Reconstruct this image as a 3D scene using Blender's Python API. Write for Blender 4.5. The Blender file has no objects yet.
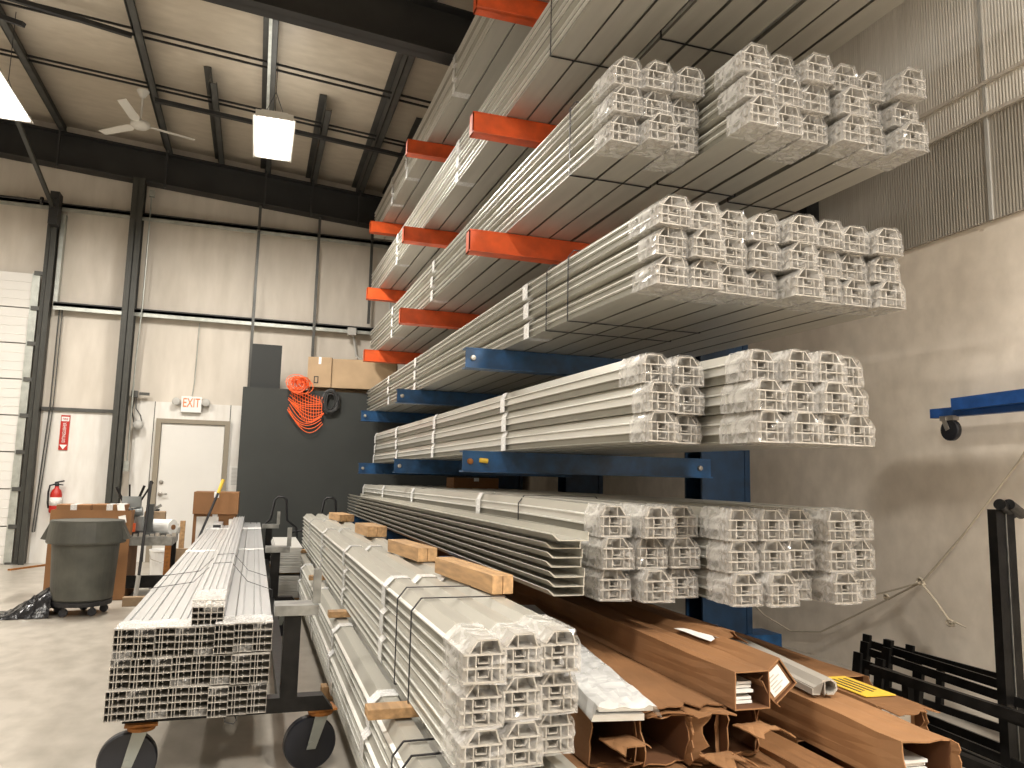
import bpy, math, random
from mathutils import Vector, Matrix, Euler
from math import sin, cos, pi, radians as R
random.seed(7)
S = bpy.context.scene
COL = S.collection

# ------------------------------------------------------------------ materials
MATS = {}
def mat(name, col, rough=.6, metal=0., noise=0., nscale=8., bump=0., bscale=40., emit=0., stretch=(1,1,1), col2=None, spec=.5):
    m = bpy.data.materials.new(name); m.use_nodes = True
    nt = m.node_tree; N = nt.nodes; b = N['Principled BSDF']
    b.inputs['Base Color'].default_value = (*col, 1); b.inputs['Roughness'].default_value = rough
    b.inputs['Metallic'].default_value = metal; b.inputs['Specular IOR Level'].default_value = spec
    tc = N.new('ShaderNodeTexCoord'); mp = N.new('ShaderNodeMapping'); mp.inputs['Scale'].default_value = stretch
    nt.links.new(tc.outputs['Object'], mp.inputs['Vector'])
    if noise or col2:
        t = N.new('ShaderNodeTexNoise'); t.inputs['Scale'].default_value = nscale; t.inputs['Detail'].default_value = 6
        nt.links.new(mp.outputs[0], t.inputs['Vector'])
        r = N.new('ShaderNodeValToRGB'); r.color_ramp.elements[0].position = .35; r.color_ramp.elements[1].position = .68
        c2 = col2 or tuple(max(0, c*(1-noise)) for c in col)
        r.color_ramp.elements[0].color = (*c2, 1); r.color_ramp.elements[1].color = (*col, 1)
        nt.links.new(t.outputs['Fac'], r.inputs['Fac']); nt.links.new(r.outputs[0], b.inputs['Base Color'])
    if bump:
        t2 = N.new('ShaderNodeTexNoise'); t2.inputs['Scale'].default_value = bscale; t2.inputs['Detail'].default_value = 4
        nt.links.new(mp.outputs[0], t2.inputs['Vector'])
        bp = N.new('ShaderNodeBump'); bp.inputs['Strength'].default_value = bump; bp.inputs['Distance'].default_value = .01
        nt.links.new(t2.outputs['Fac'], bp.inputs['Height']); nt.links.new(bp.outputs[0], b.inputs['Normal'])
    if emit:
        b.inputs['Emission Color'].default_value = (*col, 1); b.inputs['Emission Strength'].default_value = emit
    MATS[name] = m; return m

def film(name, fac0, fac1, col=(.93,.92,.9), scale=60, rough=.18):
    """clear plastic: see-through where taut, white where creased"""
    m = bpy.data.materials.new(name); m.use_nodes = True; nt = m.node_tree; N = nt.nodes
    b = N['Principled BSDF']; b.inputs['Base Color'].default_value = (*col, 1); b.inputs['Roughness'].default_value = rough
    tr = N.new('ShaderNodeBsdfTransparent'); mx = N.new('ShaderNodeMixShader')
    tc = N.new('ShaderNodeTexCoord'); t = N.new('ShaderNodeTexNoise'); t.inputs['Scale'].default_value = scale; t.inputs['Detail'].default_value = 5
    t.inputs['Distortion'].default_value = 1.5
    nt.links.new(tc.outputs['Object'], t.inputs['Vector'])
    mr = N.new('ShaderNodeMapRange'); mr.inputs['From Min'].default_value = .4; mr.inputs['From Max'].default_value = .62
    mr.inputs['To Min'].default_value = fac0; mr.inputs['To Max'].default_value = fac1
    nt.links.new(t.outputs['Fac'], mr.inputs['Value']); nt.links.new(mr.outputs[0], mx.inputs[0])
    bp = N.new('ShaderNodeBump'); bp.inputs['Strength'].default_value = .35; bp.inputs['Distance'].default_value = .003
    nt.links.new(t.outputs['Fac'], bp.inputs['Height']); nt.links.new(bp.outputs[0], b.inputs['Normal'])
    nt.links.new(tr.outputs[0], mx.inputs[1]); nt.links.new(b.outputs[0], mx.inputs[2])
    nt.links.new(mx.outputs[0], N['Material Output'].inputs['Surface'])
    MATS[name] = m; return m

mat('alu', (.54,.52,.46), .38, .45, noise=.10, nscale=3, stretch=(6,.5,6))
mat('alu_web_gap_shade', (.27,.258,.215), .42, .45, noise=.12, nscale=3, stretch=(6,.5,6))
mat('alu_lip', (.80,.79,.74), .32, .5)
mat('alu_bright', (.66,.65,.62), .3, .6)
mat('alu_end', (.42,.39,.345), .5, .2)
mat('load_top', (.70,.70,.70), .32, .6, noise=.08, nscale=3, stretch=(10,.5,10))
mat('groove', (.07,.07,.07), .6)
film('film_side', .2, .62, scale=14, rough=.1, col=(.76,.74,.71)); film('film_end', .03, .26, scale=12, rough=.07, col=(.72,.69,.65)); film('film_pack', .45, .7, scale=3, rough=.2, col=(.82,.83,.83))
film('film_load', .35, .95)
film('tape', .70, .98, col=(.95,.95,.94))
mat('strap', (.02,.02,.025), .4, .5)
mat('orange', (.82,.115,.02), .45, noise=.35, nscale=6, bump=.1)
mat('blue', (.014,.085,.22), .42, noise=.5, nscale=9, bump=.1)
mat('blue_dark', (.007,.035,.085), .45, noise=.4, nscale=9)
mat('blue_bright', (.02,.10,.36), .4, noise=.4, nscale=14)
mat('bolt', (.45,.42,.38), .4, .8)
mat('rust', (.35,.13,.02), .7, noise=.4, nscale=30)
mat('wood', (.52,.315,.15), .7, noise=.4, nscale=5, stretch=(8,1,8), bump=.1)
mat('wood_dark', (.36,.25,.15), .75, noise=.4, nscale=7)
mat('card', (.25,.118,.045), .78, noise=.28, nscale=2.5, bump=.25, bscale=7)
mat('card_tan', (.44,.31,.185), .8, noise=.15, nscale=4)
mat('card_light', (.31,.155,.065), .8, noise=.2, nscale=4, bump=.15, bscale=9)
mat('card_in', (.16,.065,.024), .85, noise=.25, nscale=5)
mat('paper', (.80,.78,.74), .7, noise=.1, nscale=20)
mat('white_plastic', (.80,.80,.78), .4)
mat('yellow', (.70,.46,.05), .6)
mat('black', (.012,.012,.014), .45)
mat('black_steel', (.018,.017,.016), .42, .6, noise=.6, nscale=12, bump=.15)
mat('worn_steel', (.33,.33,.31), .42, .7, noise=.45, nscale=14)
mat('caster_steel', (.36,.38,.35), .45, .5, noise=.15)
mat('rubber', (.012,.013,.018), .38)
mat('hub', (.03,.03,.045), .4)
mat('roof_steel', (.035,.035,.035), .5, .3, noise=.3, nscale=3)
mat('purlin', (.10,.10,.093), .45, .4, noise=.3, nscale=4)
mat('galv', (.50,.52,.48), .4, .55, noise=.25, nscale=10)
mat('column', (.05,.05,.043), .5, .2, noise=.2)
mat('bin_grey', (.085,.085,.07), .5, noise=.45, nscale=5, col2=(.05,.05,.042), bump=.1, bscale=30)
mat('bin_in', (.03,.03,.028), .7)
mat('bag', (.010,.010,.012), .22, bump=.5, bscale=18)
mat('partition', (.038,.041,.038), .8, noise=.15, nscale=1.5)
mat('upper_panel', (.024,.026,.025), .7)
mat('door_white', (.72,.70,.66), .5, noise=.05, nscale=2)
mat('door_frame', (.26,.225,.17), .55)
mat('red', (.45,.02,.012), .4)
mat('exit_red', (.95,.12,.03), .5, emit=.9)
mat('orange_net', (.95,.16,.04), .55)
mat('lamp', (1,.98,.94), .3, emit=14)
mat('lamp_body', (.75,.73,.68), .4)
mat('fan_white', (.62,.60,.55), .5)
mat('glass', (.5,.5,.5), .1)
mat('rope', (.50,.43,.33), .8)
mat('grinder', (.07,.075,.075), .4, .3)
mat('green_grey', (.24,.26,.26), .5, .2)
mat('cable', (.03,.03,.03), .5)
mat('vinyl_grey', (.45,.44,.41), .5)

def wall_mat(name, base, dirt, spec=.3, rough=.5, sc=1.2, stretch=(1,1,.25), amount=.75, rib=0):
    m = bpy.data.materials.new(name); m.use_nodes = True; nt = m.node_tree; N = nt.nodes
    b = N['Principled BSDF']; b.inputs['Roughness'].default_value = rough; b.inputs['Specular IOR Level'].default_value = spec
    tc = N.new('ShaderNodeTexCoord'); mp = N.new('ShaderNodeMapping'); mp.inputs['Scale'].default_value = stretch
    nt.links.new(tc.outputs['Object'], mp.inputs[0])
    a = N.new('ShaderNodeTexNoise'); a.inputs['Scale'].default_value = sc; a.inputs['Detail'].default_value = 8; a.inputs['Roughness'].default_value = .65
    c = N.new('ShaderNodeTexNoise'); c.inputs['Scale'].default_value = sc*9; c.inputs['Detail'].default_value = 4
    nt.links.new(mp.outputs[0], a.inputs['Vector']); nt.links.new(mp.outputs[0], c.inputs['Vector'])
    ml = N.new('ShaderNodeMath'); ml.operation = 'MULTIPLY'; nt.links.new(a.outputs['Fac'], ml.inputs[0]); nt.links.new(c.outputs['Fac'], ml.inputs[1])
    r = N.new('ShaderNodeValToRGB'); r.color_ramp.elements[0].position = .12; r.color_ramp.elements[1].position = .12+.35*amount
    r.color_ramp.elements[0].color = (*dirt, 1); r.color_ramp.elements[1].color = (*base, 1)
    nt.links.new(ml.outputs[0], r.inputs[0]); nt.links.new(r.outputs[0], b.inputs['Base Color'])
    if rib:
        w = N.new('ShaderNodeTexWave'); w.inputs['Scale'].default_value = rib; w.bands_direction = 'Y'
        nt.links.new(tc.outputs['Object'], w.inputs['Vector'])
        bp = N.new('ShaderNodeBump'); bp.inputs['Strength'].default_value = .35; bp.inputs['Distance'].default_value = .01
        nt.links.new(w.outputs['Fac'], bp.inputs['Height']); nt.links.new(bp.outputs[0], b.inputs['Normal'])
    else:
        bp = N.new('ShaderNodeBump'); bp.inputs['Strength'].default_value = .12; bp.inputs['Distance'].default_value = .02
        nt.links.new(a.outputs['Fac'], bp.inputs['Height']); nt.links.new(bp.outputs[0], b.inputs['Normal'])
    MATS[name] = m; return m
wall_mat('wall_back', (.68,.625,.55), (.55,.50,.43), sc=.6)
wall_mat('wall_low', (.78,.76,.72), (.66,.63,.58))
wall_mat('wall_right', (.88,.79,.68), (.72,.64,.54), stretch=(1,1,.8), sc=.9)
wall_mat('liner', (.42,.385,.33), (.34,.31,.265), spec=.9, rough=.25, rib=14, stretch=(1,2,.1))
wall_mat('liner_glare', (.90,.86,.79), (.74,.70,.63), spec=.9, rough=.22, rib=14, stretch=(1,2,.1))  # upper liner, lamp glare painted in as a lighter base colour
wall_mat('ceiling', (.56,.495,.40), (.46,.40,.315), spec=.5, rough=.35, stretch=(.4,1,1))
wall_mat('floor', (.44,.40,.345), (.31,.28,.235), spec=.5, rough=.33, sc=.8, stretch=(1,.6,1), amount=.6)

# ------------------------------------------------------------------ mesh builder
class MB:
    def __init__(s): s.v = []; s.f = []; s.m = []; s.mi = 0
    def face(s, pts):
        n = len(s.v); s.v += [tuple(p) for p in pts]; s.f.append(tuple(range(n, n+len(pts)))); s.m.append(s.mi)
    def add(s, vs, fs):
        n = len(s.v); s.v += [tuple(p) for p in vs]
        for f in fs: s.f.append(tuple(i+n for i in f)); s.m.append(s.mi)
        return s
    def box(s, x0, x1, y0, y1, z0, z1, M=None):
        vs = [Vector(p) for p in ((x0,y0,z0),(x1,y0,z0),(x1,y1,z0),(x0,y1,z0),(x0,y0,z1),(x1,y0,z1),(x1,y1,z1),(x0,y1,z1))]
        if M: vs = [M @ v for v in vs]
        return s.add(vs, [(0,3,2,1),(4,5,6,7),(0,1,5,4),(1,2,6,5),(2,3,7,6),(3,0,4,7)])
    def prism(s, poly, ys, zoff=lambda y: 0., xoff=lambda y: 0., caps=True):
        """poly in XZ, extruded along Y through ys"""
        n = len(poly); vs = []
        for y in ys:
            dz = zoff(y); dx = xoff(y); vs += [(x+dx, y, z+dz) for x, z in poly]
        fs = []
        for k in range(len(ys)-1):
            for i in range(n):
                j = (i+1) % n; fs.append((k*n+i, k*n+j, (k+1)*n+j, (k+1)*n+i))
        if caps: fs += [tuple(range(n-1, -1, -1)), tuple((len(ys)-1)*n+i for i in range(n))]
        return s.add(vs, fs)
    def bar(s, a, b, w, h=None, up=(0,0,1)):
        """square bar between two points"""
        h = h or w; a = Vector(a); b = Vector(b); d = (b-a); L = d.length; d.normalize(); up = Vector(up)
        if abs(d.dot(up)) > .98: up = Vector((0,1,0))
        sx = d.cross(up).normalized(); sz = sx.cross(d).normalized()
        vs = []
        for p in (a, b):
            for i, j in ((-1,-1),(1,-1),(1,1),(-1,1)): vs.append(p + sx*i*w/2 + sz*j*h/2)
        return s.add(vs, [(0,1,2,3),(7,6,5,4),(0,4,5,1),(1,5,6,2),(2,6,7,3),(3,7,4,0)])
    def tube(s, pts, r, n=8, closed=False, caps=True):
        pts = [Vector(p) for p in pts]; m = len(pts); rings = []
        rr = r if isinstance(r, (list, tuple)) else [r]*m
        prev = None
        for i, p in enumerate(pts):
            if closed: t = pts[(i+1) % m]-pts[i-1]
            else: t = pts[min(i+1, m-1)]-pts[max(i-1, 0)]
            t.normalize()
            if prev is None:
                u = t.cross(Vector((0,0,1)));
                if u.length < .05: u = t.cross(Vector((0,1,0)))
            else: u = prev - t*prev.dot(t)
            u.normalize(); prev = u; w = t.cross(u)
            rings += [p + (u*cos(2*pi*k/n)+w*sin(2*pi*k/n))*rr[i] for k in range(n)]
        fs = []
        for i in range(m if closed else m-1):
            for k in range(n):
                a = i*n+k; b = i*n+(k+1) % n; c = ((i+1) % m)*n+(k+1) % n; d = ((i+1) % m)*n+k
                fs.append((a, b, c, d))
        if not closed and caps: fs += [tuple(range(n-1, -1, -1)), tuple((m-1)*n+i for i in range(n))]
        return s.add(rings, fs)
    def lathe(s, prof, c=(0,0,0), n=24, axis='Z', sq=1.):
        vs = []; c = Vector(c)
        for r, h in prof:
            for k in range(n):
                a = 2*pi*k/n; p = (r*cos(a), r*sin(a)*sq, h)
                if axis == 'X': p = (p[2], p[0], p[1])
                if axis == 'Y': p = (p[0], p[2], p[1])
                vs.append(c+Vector(p))
        fs = []
        for i in range(len(prof)-1):
            for k in range(n): fs.append((i*n+k, i*n+(k+1) % n, (i+1)*n+(k+1) % n, (i+1)*n+k))
        if prof[0][0] > 1e-4: fs.append(tuple(range(n-1, -1, -1)))
        if prof[-1][0] > 1e-4: fs.append(tuple((len(prof)-1)*n+k for k in range(n)))
        return s.add(vs, fs)
    def mesh(s, name, mats, smooth=False):
        me = bpy.data.meshes.new(name); me.from_pydata(s.v, [], s.f)
        for m in (mats if isinstance(mats, (list, tuple)) else [mats]): me.materials.append(MATS[m])
        for p, mi in zip(me.polygons, s.m): p.material_index = mi; p.use_smooth = smooth
        me.validate(); me.update(); return me
    def build(s, name, mats, parent=None, loc=(0,0,0), smooth=False, rot=None, bevel=0):
        o = bpy.data.objects.new(name, s.mesh(name, mats, smooth)); COL.objects.link(o); o.location = loc
        if rot: o.rotation_euler = rot
        if parent: o.parent = parent
        if bevel:
            b = o.modifiers.new('bevel', 'BEVEL'); b.width = bevel; b.segments = 2; b.limit_method = 'ANGLE'
        return o
def empty(name, loc=(0,0,0), rot=None):
    o = bpy.data.objects.new(name, None); COL.objects.link(o); o.location = loc; o.empty_display_size = .1
    if rot: o.rotation_euler = rot
    return o
def tag(o, label, cat, group=None):
    o['label'] = label; o['category'] = cat
    if group: o['group'] = group
    return o
def struct(o, label=None):
    o['kind'] = 'structure'
    if label: o['label'] = label
    return o
def inst(name, me, parent=None, loc=(0,0,0), rot=None):
    o = bpy.data.objects.new(name, me); COL.objects.link(o); o.location = loc
    if rot: o.rotation_euler = rot
    if parent: o.parent = parent
    return o
def box_obj(name, m, x0, x1, y0, y1, z0, z1, parent=None, bevel=0):
    return MB().box(x0, x1, y0, y1, z0, z1).build(name, m, parent, bevel=bevel)

XW = 4.35; YB = 12.98; XL = -9.5; YN = -7.
def zroof(x, a): return a - .0734*x

# ------------------------------------------------------------------ room shell
struct(MB().box(XL, XW+.3, YN, YB+.3, -.1, 0).build('floor', 'floor'))
def slope_slab(x0, x1, y0, y1, a, t):
    b = MB(); vs = []
    for x in (x0, x1):
        for y in (y0, y1):
            for z in (zroof(x, a), zroof(x, a)+t): vs.append((x, y, z))
    b.add(vs, [(0,2,3,1),(4,5,7,6),(0,1,5,4),(2,6,7,3),(0,4,6,2),(1,3,7,5)]); return b
struct(slope_slab(XL, XW+.3, YN, YB+.3, 6.42, .1).build('ceiling', 'ceiling'))
ztop = zroof(XL, 6.55)
struct(MB().box(XL, XW+.3, YB, YB+.25, 0, ztop).build('wall_back', 'wall_back'))
struct(MB().box(XL-.2, XL, YN, YB, 0, ztop).build('wall_left', 'wall_back'))
struct(MB().box(XL, XW, YN-.2, YN, 0, ztop).build('wall_front', 'wall_back'))
wr = struct(MB().box(XW, XW+.3, YN, YB, 0, 6.4).build('wall_right', 'wall_right'))
# ribbed liner above the painted boards on the right wall, with its seams
struct(MB().box(XW-.02, XW, YN, YB, 3.04, 3.735).build('trim_1', 'liner'), 'grey ribbed liner strip on the right wall')
struct(MB().box(XW-.02, XW, YN, YB, 3.735, 6.2).build('trim_35', 'liner_glare'), 'ribbed liner on the upper right wall, lamp glare painted into its colour')
t = MB()
for z in (3.735, 3.95): t.box(XW-.045, XW-.02, YN, YB, z-.012, z+.012)
t.build('trim_2', 'wall_back')['kind'] = 'structure'
t = MB()
for y in (3.50, .9, 6.1, 8.7, 11.3): t.box(XW-.032, XW-.02, y-.012, y+.012, 3.04, 6.1)
t.build('trim_3', 'vinyl_grey')['kind'] = 'structure'
# white board lining low on the back wall
t = MB(); t.box(-3.02, -2.05, YB-.02, YB, 0, 2.22); t.box(-1.80, -.2, YB-.02, YB, 0, 2.43)
struct(t.build('trim_4', 'wall_low'), 'white boards on the lower back wall')
# board edges
t = MB()
for x in (-1.52, -.42): t.box(x-.006, x+.006, YB-.024, YB-.018, 0, 2.43)
t.box(-3.05, -2.0, YB-.06, YB, 2.22, 2.27)
t.build('trim_5', 'purlin')['kind'] = 'structure'
# girts: galvanised Z sections with a dark upper lip
def girt(n, z, x0, x1):
    b = MB(); b.box(x0, x1, YB-.16, YB, z-.045, z); b.box(x0, x1, YB-.16, YB-.145, z-.10, z)
    b.mi = 1; b.box(x0, x1, YB-.165, YB-.0, z, z+.02)
    struct(b.build('trim_%d' % n, ['galv', 'roof_steel']), 'galvanised girt across the back wall')
girt(6, 5.34, -9, XW); girt(7, 3.82, -3.0, XW)
# column and end posts on the back wall
def hsec(x, y, w, d, z0, z1, t=.012):
    b = MB(); b.box(x-w/2, x+w/2, y-d/2, y-d/2+t, z0, z1); b.box(x-w/2, x+w/2, y+d/2-t, y+d/2, z0, z1); b.box(x-t/2, x+t/2, y-d/2, y+d/2, z0, z1); return b
struct(hsec(-1.96, YB-.25, .17, .22, 0, 5.85).build('trim_8', 'column'), 'dark steel wall column left of the exit door')
t = MB(); t.tube([(-1.79, YB-.2, 5.7), (-1.79, YB-.2, 3.9), (-1.82, YB-.2, 3.0), (-1.82, YB-.2, 1.5)], .011)
t.box(-1.82, -1.75, YB-.23, YB-.16, 5.62, 5.72); t.box(-1.86, -1.79, YB-.23, YB-.16, 1.35, 1.5)
struct(t.build('trim_9', 'galv'), 'conduit running down beside the wall column')
# vertical conduits on the back wall behind the lights
for n, x, z0 in ((10, -.17, 2.6), (11, .78, 3.2), (29, 1.66, 3.9)):
    t = MB(); t.box(x-.022, x+.022, YB-.20, YB-.16, z0, 5.8); struct(t.build('trim_%d' % n, 'purlin'), 'thin dark upright on the back wall')
# rafters (deep dark I beams) and purlins
def rafter(n, y, w, depth=.5):
    b = MB(); x0, x1 = XL, XW
    def sl(y0, y1, a, t):
        q = slope_slab(x0, x1, y0, y1, a, t); b.add(q.v, q.f)
    sl(y-w/2, y+w/2, 5.69, .018); sl(y-w/2, y+w/2, 6.19, .018); sl(y-.008, y+.008, 5.69, .5)
    struct(b.build('trim_%d' % n, 'roof_steel'), 'dark steel roof rafter')
rafter(12, 7.20, .22); rafter(13, 12.78, .25); rafter(14, -.3, .22)
def purlin(n, x, y0, y1):
    z = zroof(x, 6.20); b = MB()
    b.box(x-.006, x+.006, y0, y1, z, z+.21); b.box(x-.006, x+.085, y0, y1, z, z+.008); b.box(x+.079, x+.085, y0, y1, z, z+.025); b.box(x-.085, x+.006, y0, y1, z+.20, z+.21)
    struct(b.build('trim_%d' % n, 'purlin'), 'roof purlin')
k = 15
for x in (-7.55, -6.07, -4.58, -3.10, -1.61, -.13, 1.37, 2.86): purlin(k, x, YN, 13.); k += 1
for x in (-4.0, -.84, .60, 1.90): purlin(k, x, 9.97, 13.); k += 1   # k ends at 27
# bright strut channel under the purlin over the lamp
t = MB(); t.box(-.145, -.11, 7.3, 10.2, 6.14, 6.19); struct(t.build('trim_27', 'galv'), 'galvanised strut channel under the roof over the lamp')
# thin bracing straps across the roof
t = MB()
for y in (9.28, 9.42, 10.60, 10.72):
    for i in range(12):
        x0 = XL+i*1.15; x1 = x0+1.15; t.bar((x0, y, zroof(x0, 6.30)), (x1, y, zroof(x1, 6.30)), .018, .025)
t.bar((-4.6, 8.9, zroof(-4.6, 6.22)), (-1.65, 9.30, zroof(-1.65, 6.22)), .05, .05)
struct(t.build('trim_28', 'roof_steel'), 'thin dark bracing straps under the roof')
t = MB(); t.bar((-1.55, 10.66, zroof(-1.55, 6.12)), (2.2, 10.66, zroof(2.2, 6.12)), .06, .05)
struct(t.build('trim_30', 'roof_steel'), 'dark pipe across the roof')
# short brackets hanging from the purlins at the end rafter
t = MB()
for x in (-3.1, -1.61, -.13, .60, 1.37): t.bar((x+.02, 12.55, zroof(x, 6.2)), (x+.02, 12.60, zroof(x, 5.62)), .03, .03)
t.bar((-3.55, 9.3, 6.40), (-2.6, 8.85, 6.0), .05, .05)
struct(t.build('trim_31', 'roof_steel'), 'flange braces at the end rafter')

# ------------------------------------------------------------------ doors
# overhead door
d1 = empty('door_1', (-4.9, YB-.12, 0)); struct(d1, 'white sectional overhead door')
for i in range(8):
    z0 = i*.53; b = MB(); b.box(-1.55, 1.68, -.03, .02, z0+.008, z0+.522)
    for q in (.13, .26, .39): b.box(-1.55, 1.68, -.036, -.03, z0+q-.004, z0+q+.004)
    b.build('door_panel', 'door_white', d1, bevel=.006)
b = MB()
for i in range(9):
    b.box(1.62, 1.74, -.075, -.03, i*.53-.03, i*.53+.03)
b.build('hinge', 'purlin', d1)
MB().box(1.60, 1.70, -.055, -.031, 0, 4.24).build('end_stile', 'galv', d1)
# track and jamb
tr = MB(); tr.box(-3.17, -3.12, YB-.20, YB-.03, 0, 5.3); tr.box(-3.10, -3.03, YB-.26, YB-.22, 0, 5.3); tr.box(-3.07, -3.055, YB-.22, YB, 0, 5.3)
tr.mi = 1; tr.box(-3.01, -2.955, YB-.14, YB-.02, 3.8, 5.2)
struct(tr.build('trim_32', ['column', 'galv']), 'steel jamb and track of the overhead door')
t = MB(); t.tube([(-9, YB-.35, 5.30), (-3.02, YB-.35, 5.30)], .016); t.lathe([(.06,0),(.06,.03)], (-3.25, YB-.35, 5.30), axis='X'); t.lathe([(.085,0),(.085,.04)], (-3.06, YB-.35, 5.30), axis='X')
t.box(-3.12, -3.0, YB-.42, YB-.2, 4.95, 5.45)
struct(t.build('trim_33', 'roof_steel'), 'spring shaft above the overhead door')
t = MB(); t.bar((-3.08, YB-.3, 5.2), (-2.95, 8.0, 6.0), .05); struct(t.build('trim_34', 'column'), 'hanging track angle of the overhead door')
t = MB(); t.tube([(-2.93, YB-.08, 3.75), (-2.93, YB-.08, 2.3), (-3.0, YB-.08, .45)], .010); t.tube([(-2.89, YB-.08, 3.75), (-2.89, YB-.08, 2.3), (-2.97, YB-.08, .45), (-3.0, YB-.08, .45)], .008)
tag(t.build('pull_chain', 'purlin'), 'thin hand chain hanging beside the overhead door', 'chain')
# exit door
d2 = empty('door_2', (-.945, YB-.02, 0)); struct(d2, 'white exit door in a tan frame')
MB().box(-.455, .455, -.03, .0, .01, 2.10).build('door_leaf', 'door_white', d2, bevel=.004)
b = MB(); b.box(-.535, -.46, -.06, .0, 0, 2.17); b.box(.46, .535, -.06, .0, 0, 2.17); b.box(-.459, .459, -.06, .0, 2.105, 2.17)
b.build('door_frame', 'door_frame', d2)
b = MB(); b.lathe([(.03,0),(.034,-.02),(.02,-.03)], (-.40, -.03, 1.02), axis='Y', n=16); b.tube([(-.40,-.05,1.02), (-.40,-.09,1.02), (-.30,-.09,1.02)], .011)
b.build('door_handle', 'bolt', d2, smooth=True)
b = MB(); b.lathe([(.03,0),(.03,-.02),(.012,-.035)], (-.40, -.03, 1.20), axis='Y', n=16); b.build('deadbolt', 'bolt', d2)

def text(s, size, loc, rot, m, name, parent=None, ext=.003, align='CENTER', sx=1):
    c = bpy.data.curves.new(name, 'FONT'); c.body = s; c.size = size; c.extrude = ext; c.align_x = align; c.align_y = 'CENTER'
    o = bpy.data.objects.new(name+'_tmp', c); COL.objects.link(o)
    me = bpy.data.meshes.new_from_object(o.evaluated_get(bpy.context.evaluated_depsgraph_get())); bpy.data.objects.remove(o)
    me.materials.clear(); me.materials.append(MATS[m])
    r = bpy.data.objects.new(name, me); COL.objects.link(r); r.location = loc; r.rotation_euler = rot; r.scale = (sx, 1, 1)
    if parent: r.parent = parent
    return r
# exit sign with two lamp heads
e = tag(empty('exit_sign', (-1.0, YB-.02, 2.31)), 'white EXIT sign with two emergency lamp heads above the door', 'exit sign')
MB().box(-.15, .15, -.07, 0, -.03, .22).build('sign_housing', 'white_plastic', e, bevel=.01)
text('EXIT', .20, (0, -.073, .115), (pi/2,0,0), 'exit_red', 'sign_lettering', e, sx=.62)
for sx in (-1, 1):
    b = MB(); b.lathe([(.02,.04),(.055,.02),(.06,-.05),(.05,-.055)], (sx*.215, -.06, .13), axis='Y', n=18)
    b.bar((sx*.15, -.04, .1), (sx*.2, -.04, .11), .03)
    b.build('lamp_head', 'vinyl_grey', e, smooth=True)
MB().tube([(0,-.02,.22),(.02,-.02,.45),(.03,-.02,1.4)], .008).build('conduit', 'galv', e)
# fire extinguisher sign
e = tag(empty('safety_sign', (-2.72, YB-.03, 1.90)), 'red vertical FIRE EXTINGUISHER sign on white wall board', 'sign')
MB().box(-.06, .06, -.004, .004, -.26, .26).build('sign_plate', 'red', e)
b = MB(); 
b.add([(-.05,-.005,-.18),(.05,-.005,-.18),(0,-.005,-.25),(-.05,-.008,-.18),(.05,-.008,-.18),(0,-.008,-.25)], [(0,1,2),(3,5,4)])
b.box(-.05,.05,-.008,-.004,.17,.235); b.build('sign_arrow', 'white_plastic', e)
text('FIRE', .045, (0, -.010, .2), (pi/2,0,0), 'red', 'sign_heading', e, sx=.9)
text('EXTINGUISHER', .062, (0, -.006, .0), (pi/2, -pi/2, 0), 'white_plastic', 'sign_lettering', e, sx=.7)
# extinguisher
e = tag(empty('fire_extinguisher', (-2.73, YB-.12, .72)), 'red fire extinguisher with white label hung on the wall', 'fire extinguisher')
MB().lathe([(.0,0),(.07,.005),(.078,.03),(.078,.27),(.06,.33),(.03,.36),(.025,.40)], n=20).build('cylinder', 'red', e, smooth=True)
MB().lathe([(.080,.11),(.080,.23)], n=20).build('instruction_label', 'paper', e, smooth=True)
b = MB(); b.lathe([(.028,.39),(.03,.42),(.02,.44)], n=12); b.bar((-.03,0,.44),(.09,0,.47),.022); b.bar((-.02,0,.42),(.08,0,.41),.018); b.build('valve', 'black', e)
MB().tube([(-.02,0,.42),(-.09,0,.40),(-.105,-.0,.3),(-.1,-.0,.15),(-.085,0,.07)], .013).build('hose', 'black', e, smooth=True)
# paper notice
e = tag(empty('wall_notice', (-.31, YB-.025, 1.30)), 'white paper notice with grey text beside the exit door', 'notice')
MB().box(-.10, .10, -.004, 0, -.17, .17).build('sheet', 'paper', e)
b = MB()
for i in range(13): b.box(-.035, .07, -.006, -.004, .13-i*.021, .142-i*.021)
b.build('printed_lines', 'vinyl_grey', e)
# wall alarm with cable loop
e = tag(empty('wall_alarm', (-1.72, YB-.12, 2.05)), 'small wall alarm with looped cables beside the steel column', 'alarm')
MB().lathe([(.07,0),(.075,-.03),(.05,-.06),(.0,-.065)], axis='Y', n=18).build('alarm_body', 'vinyl_grey', e, smooth=True)
b = MB(); b.box(-.13, -.04, -.03, .04, .42, .52); b.box(-.02,.12,-.03,.03,.46,.50); b.build('junction_box', 'purlin', e)
b = MB(); b.tube([(-.08,0,.42),(-.1,0,.2),(-.06,0,.02),(0,-.02,-.04),(.03,-.02,0)], .008); b.tube([(-.06,0,.42),(-.05,0,.25),(.02,0,.15),(.05,-.02,.03)], .008); b.build('cable', 'cable', e)

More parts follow.
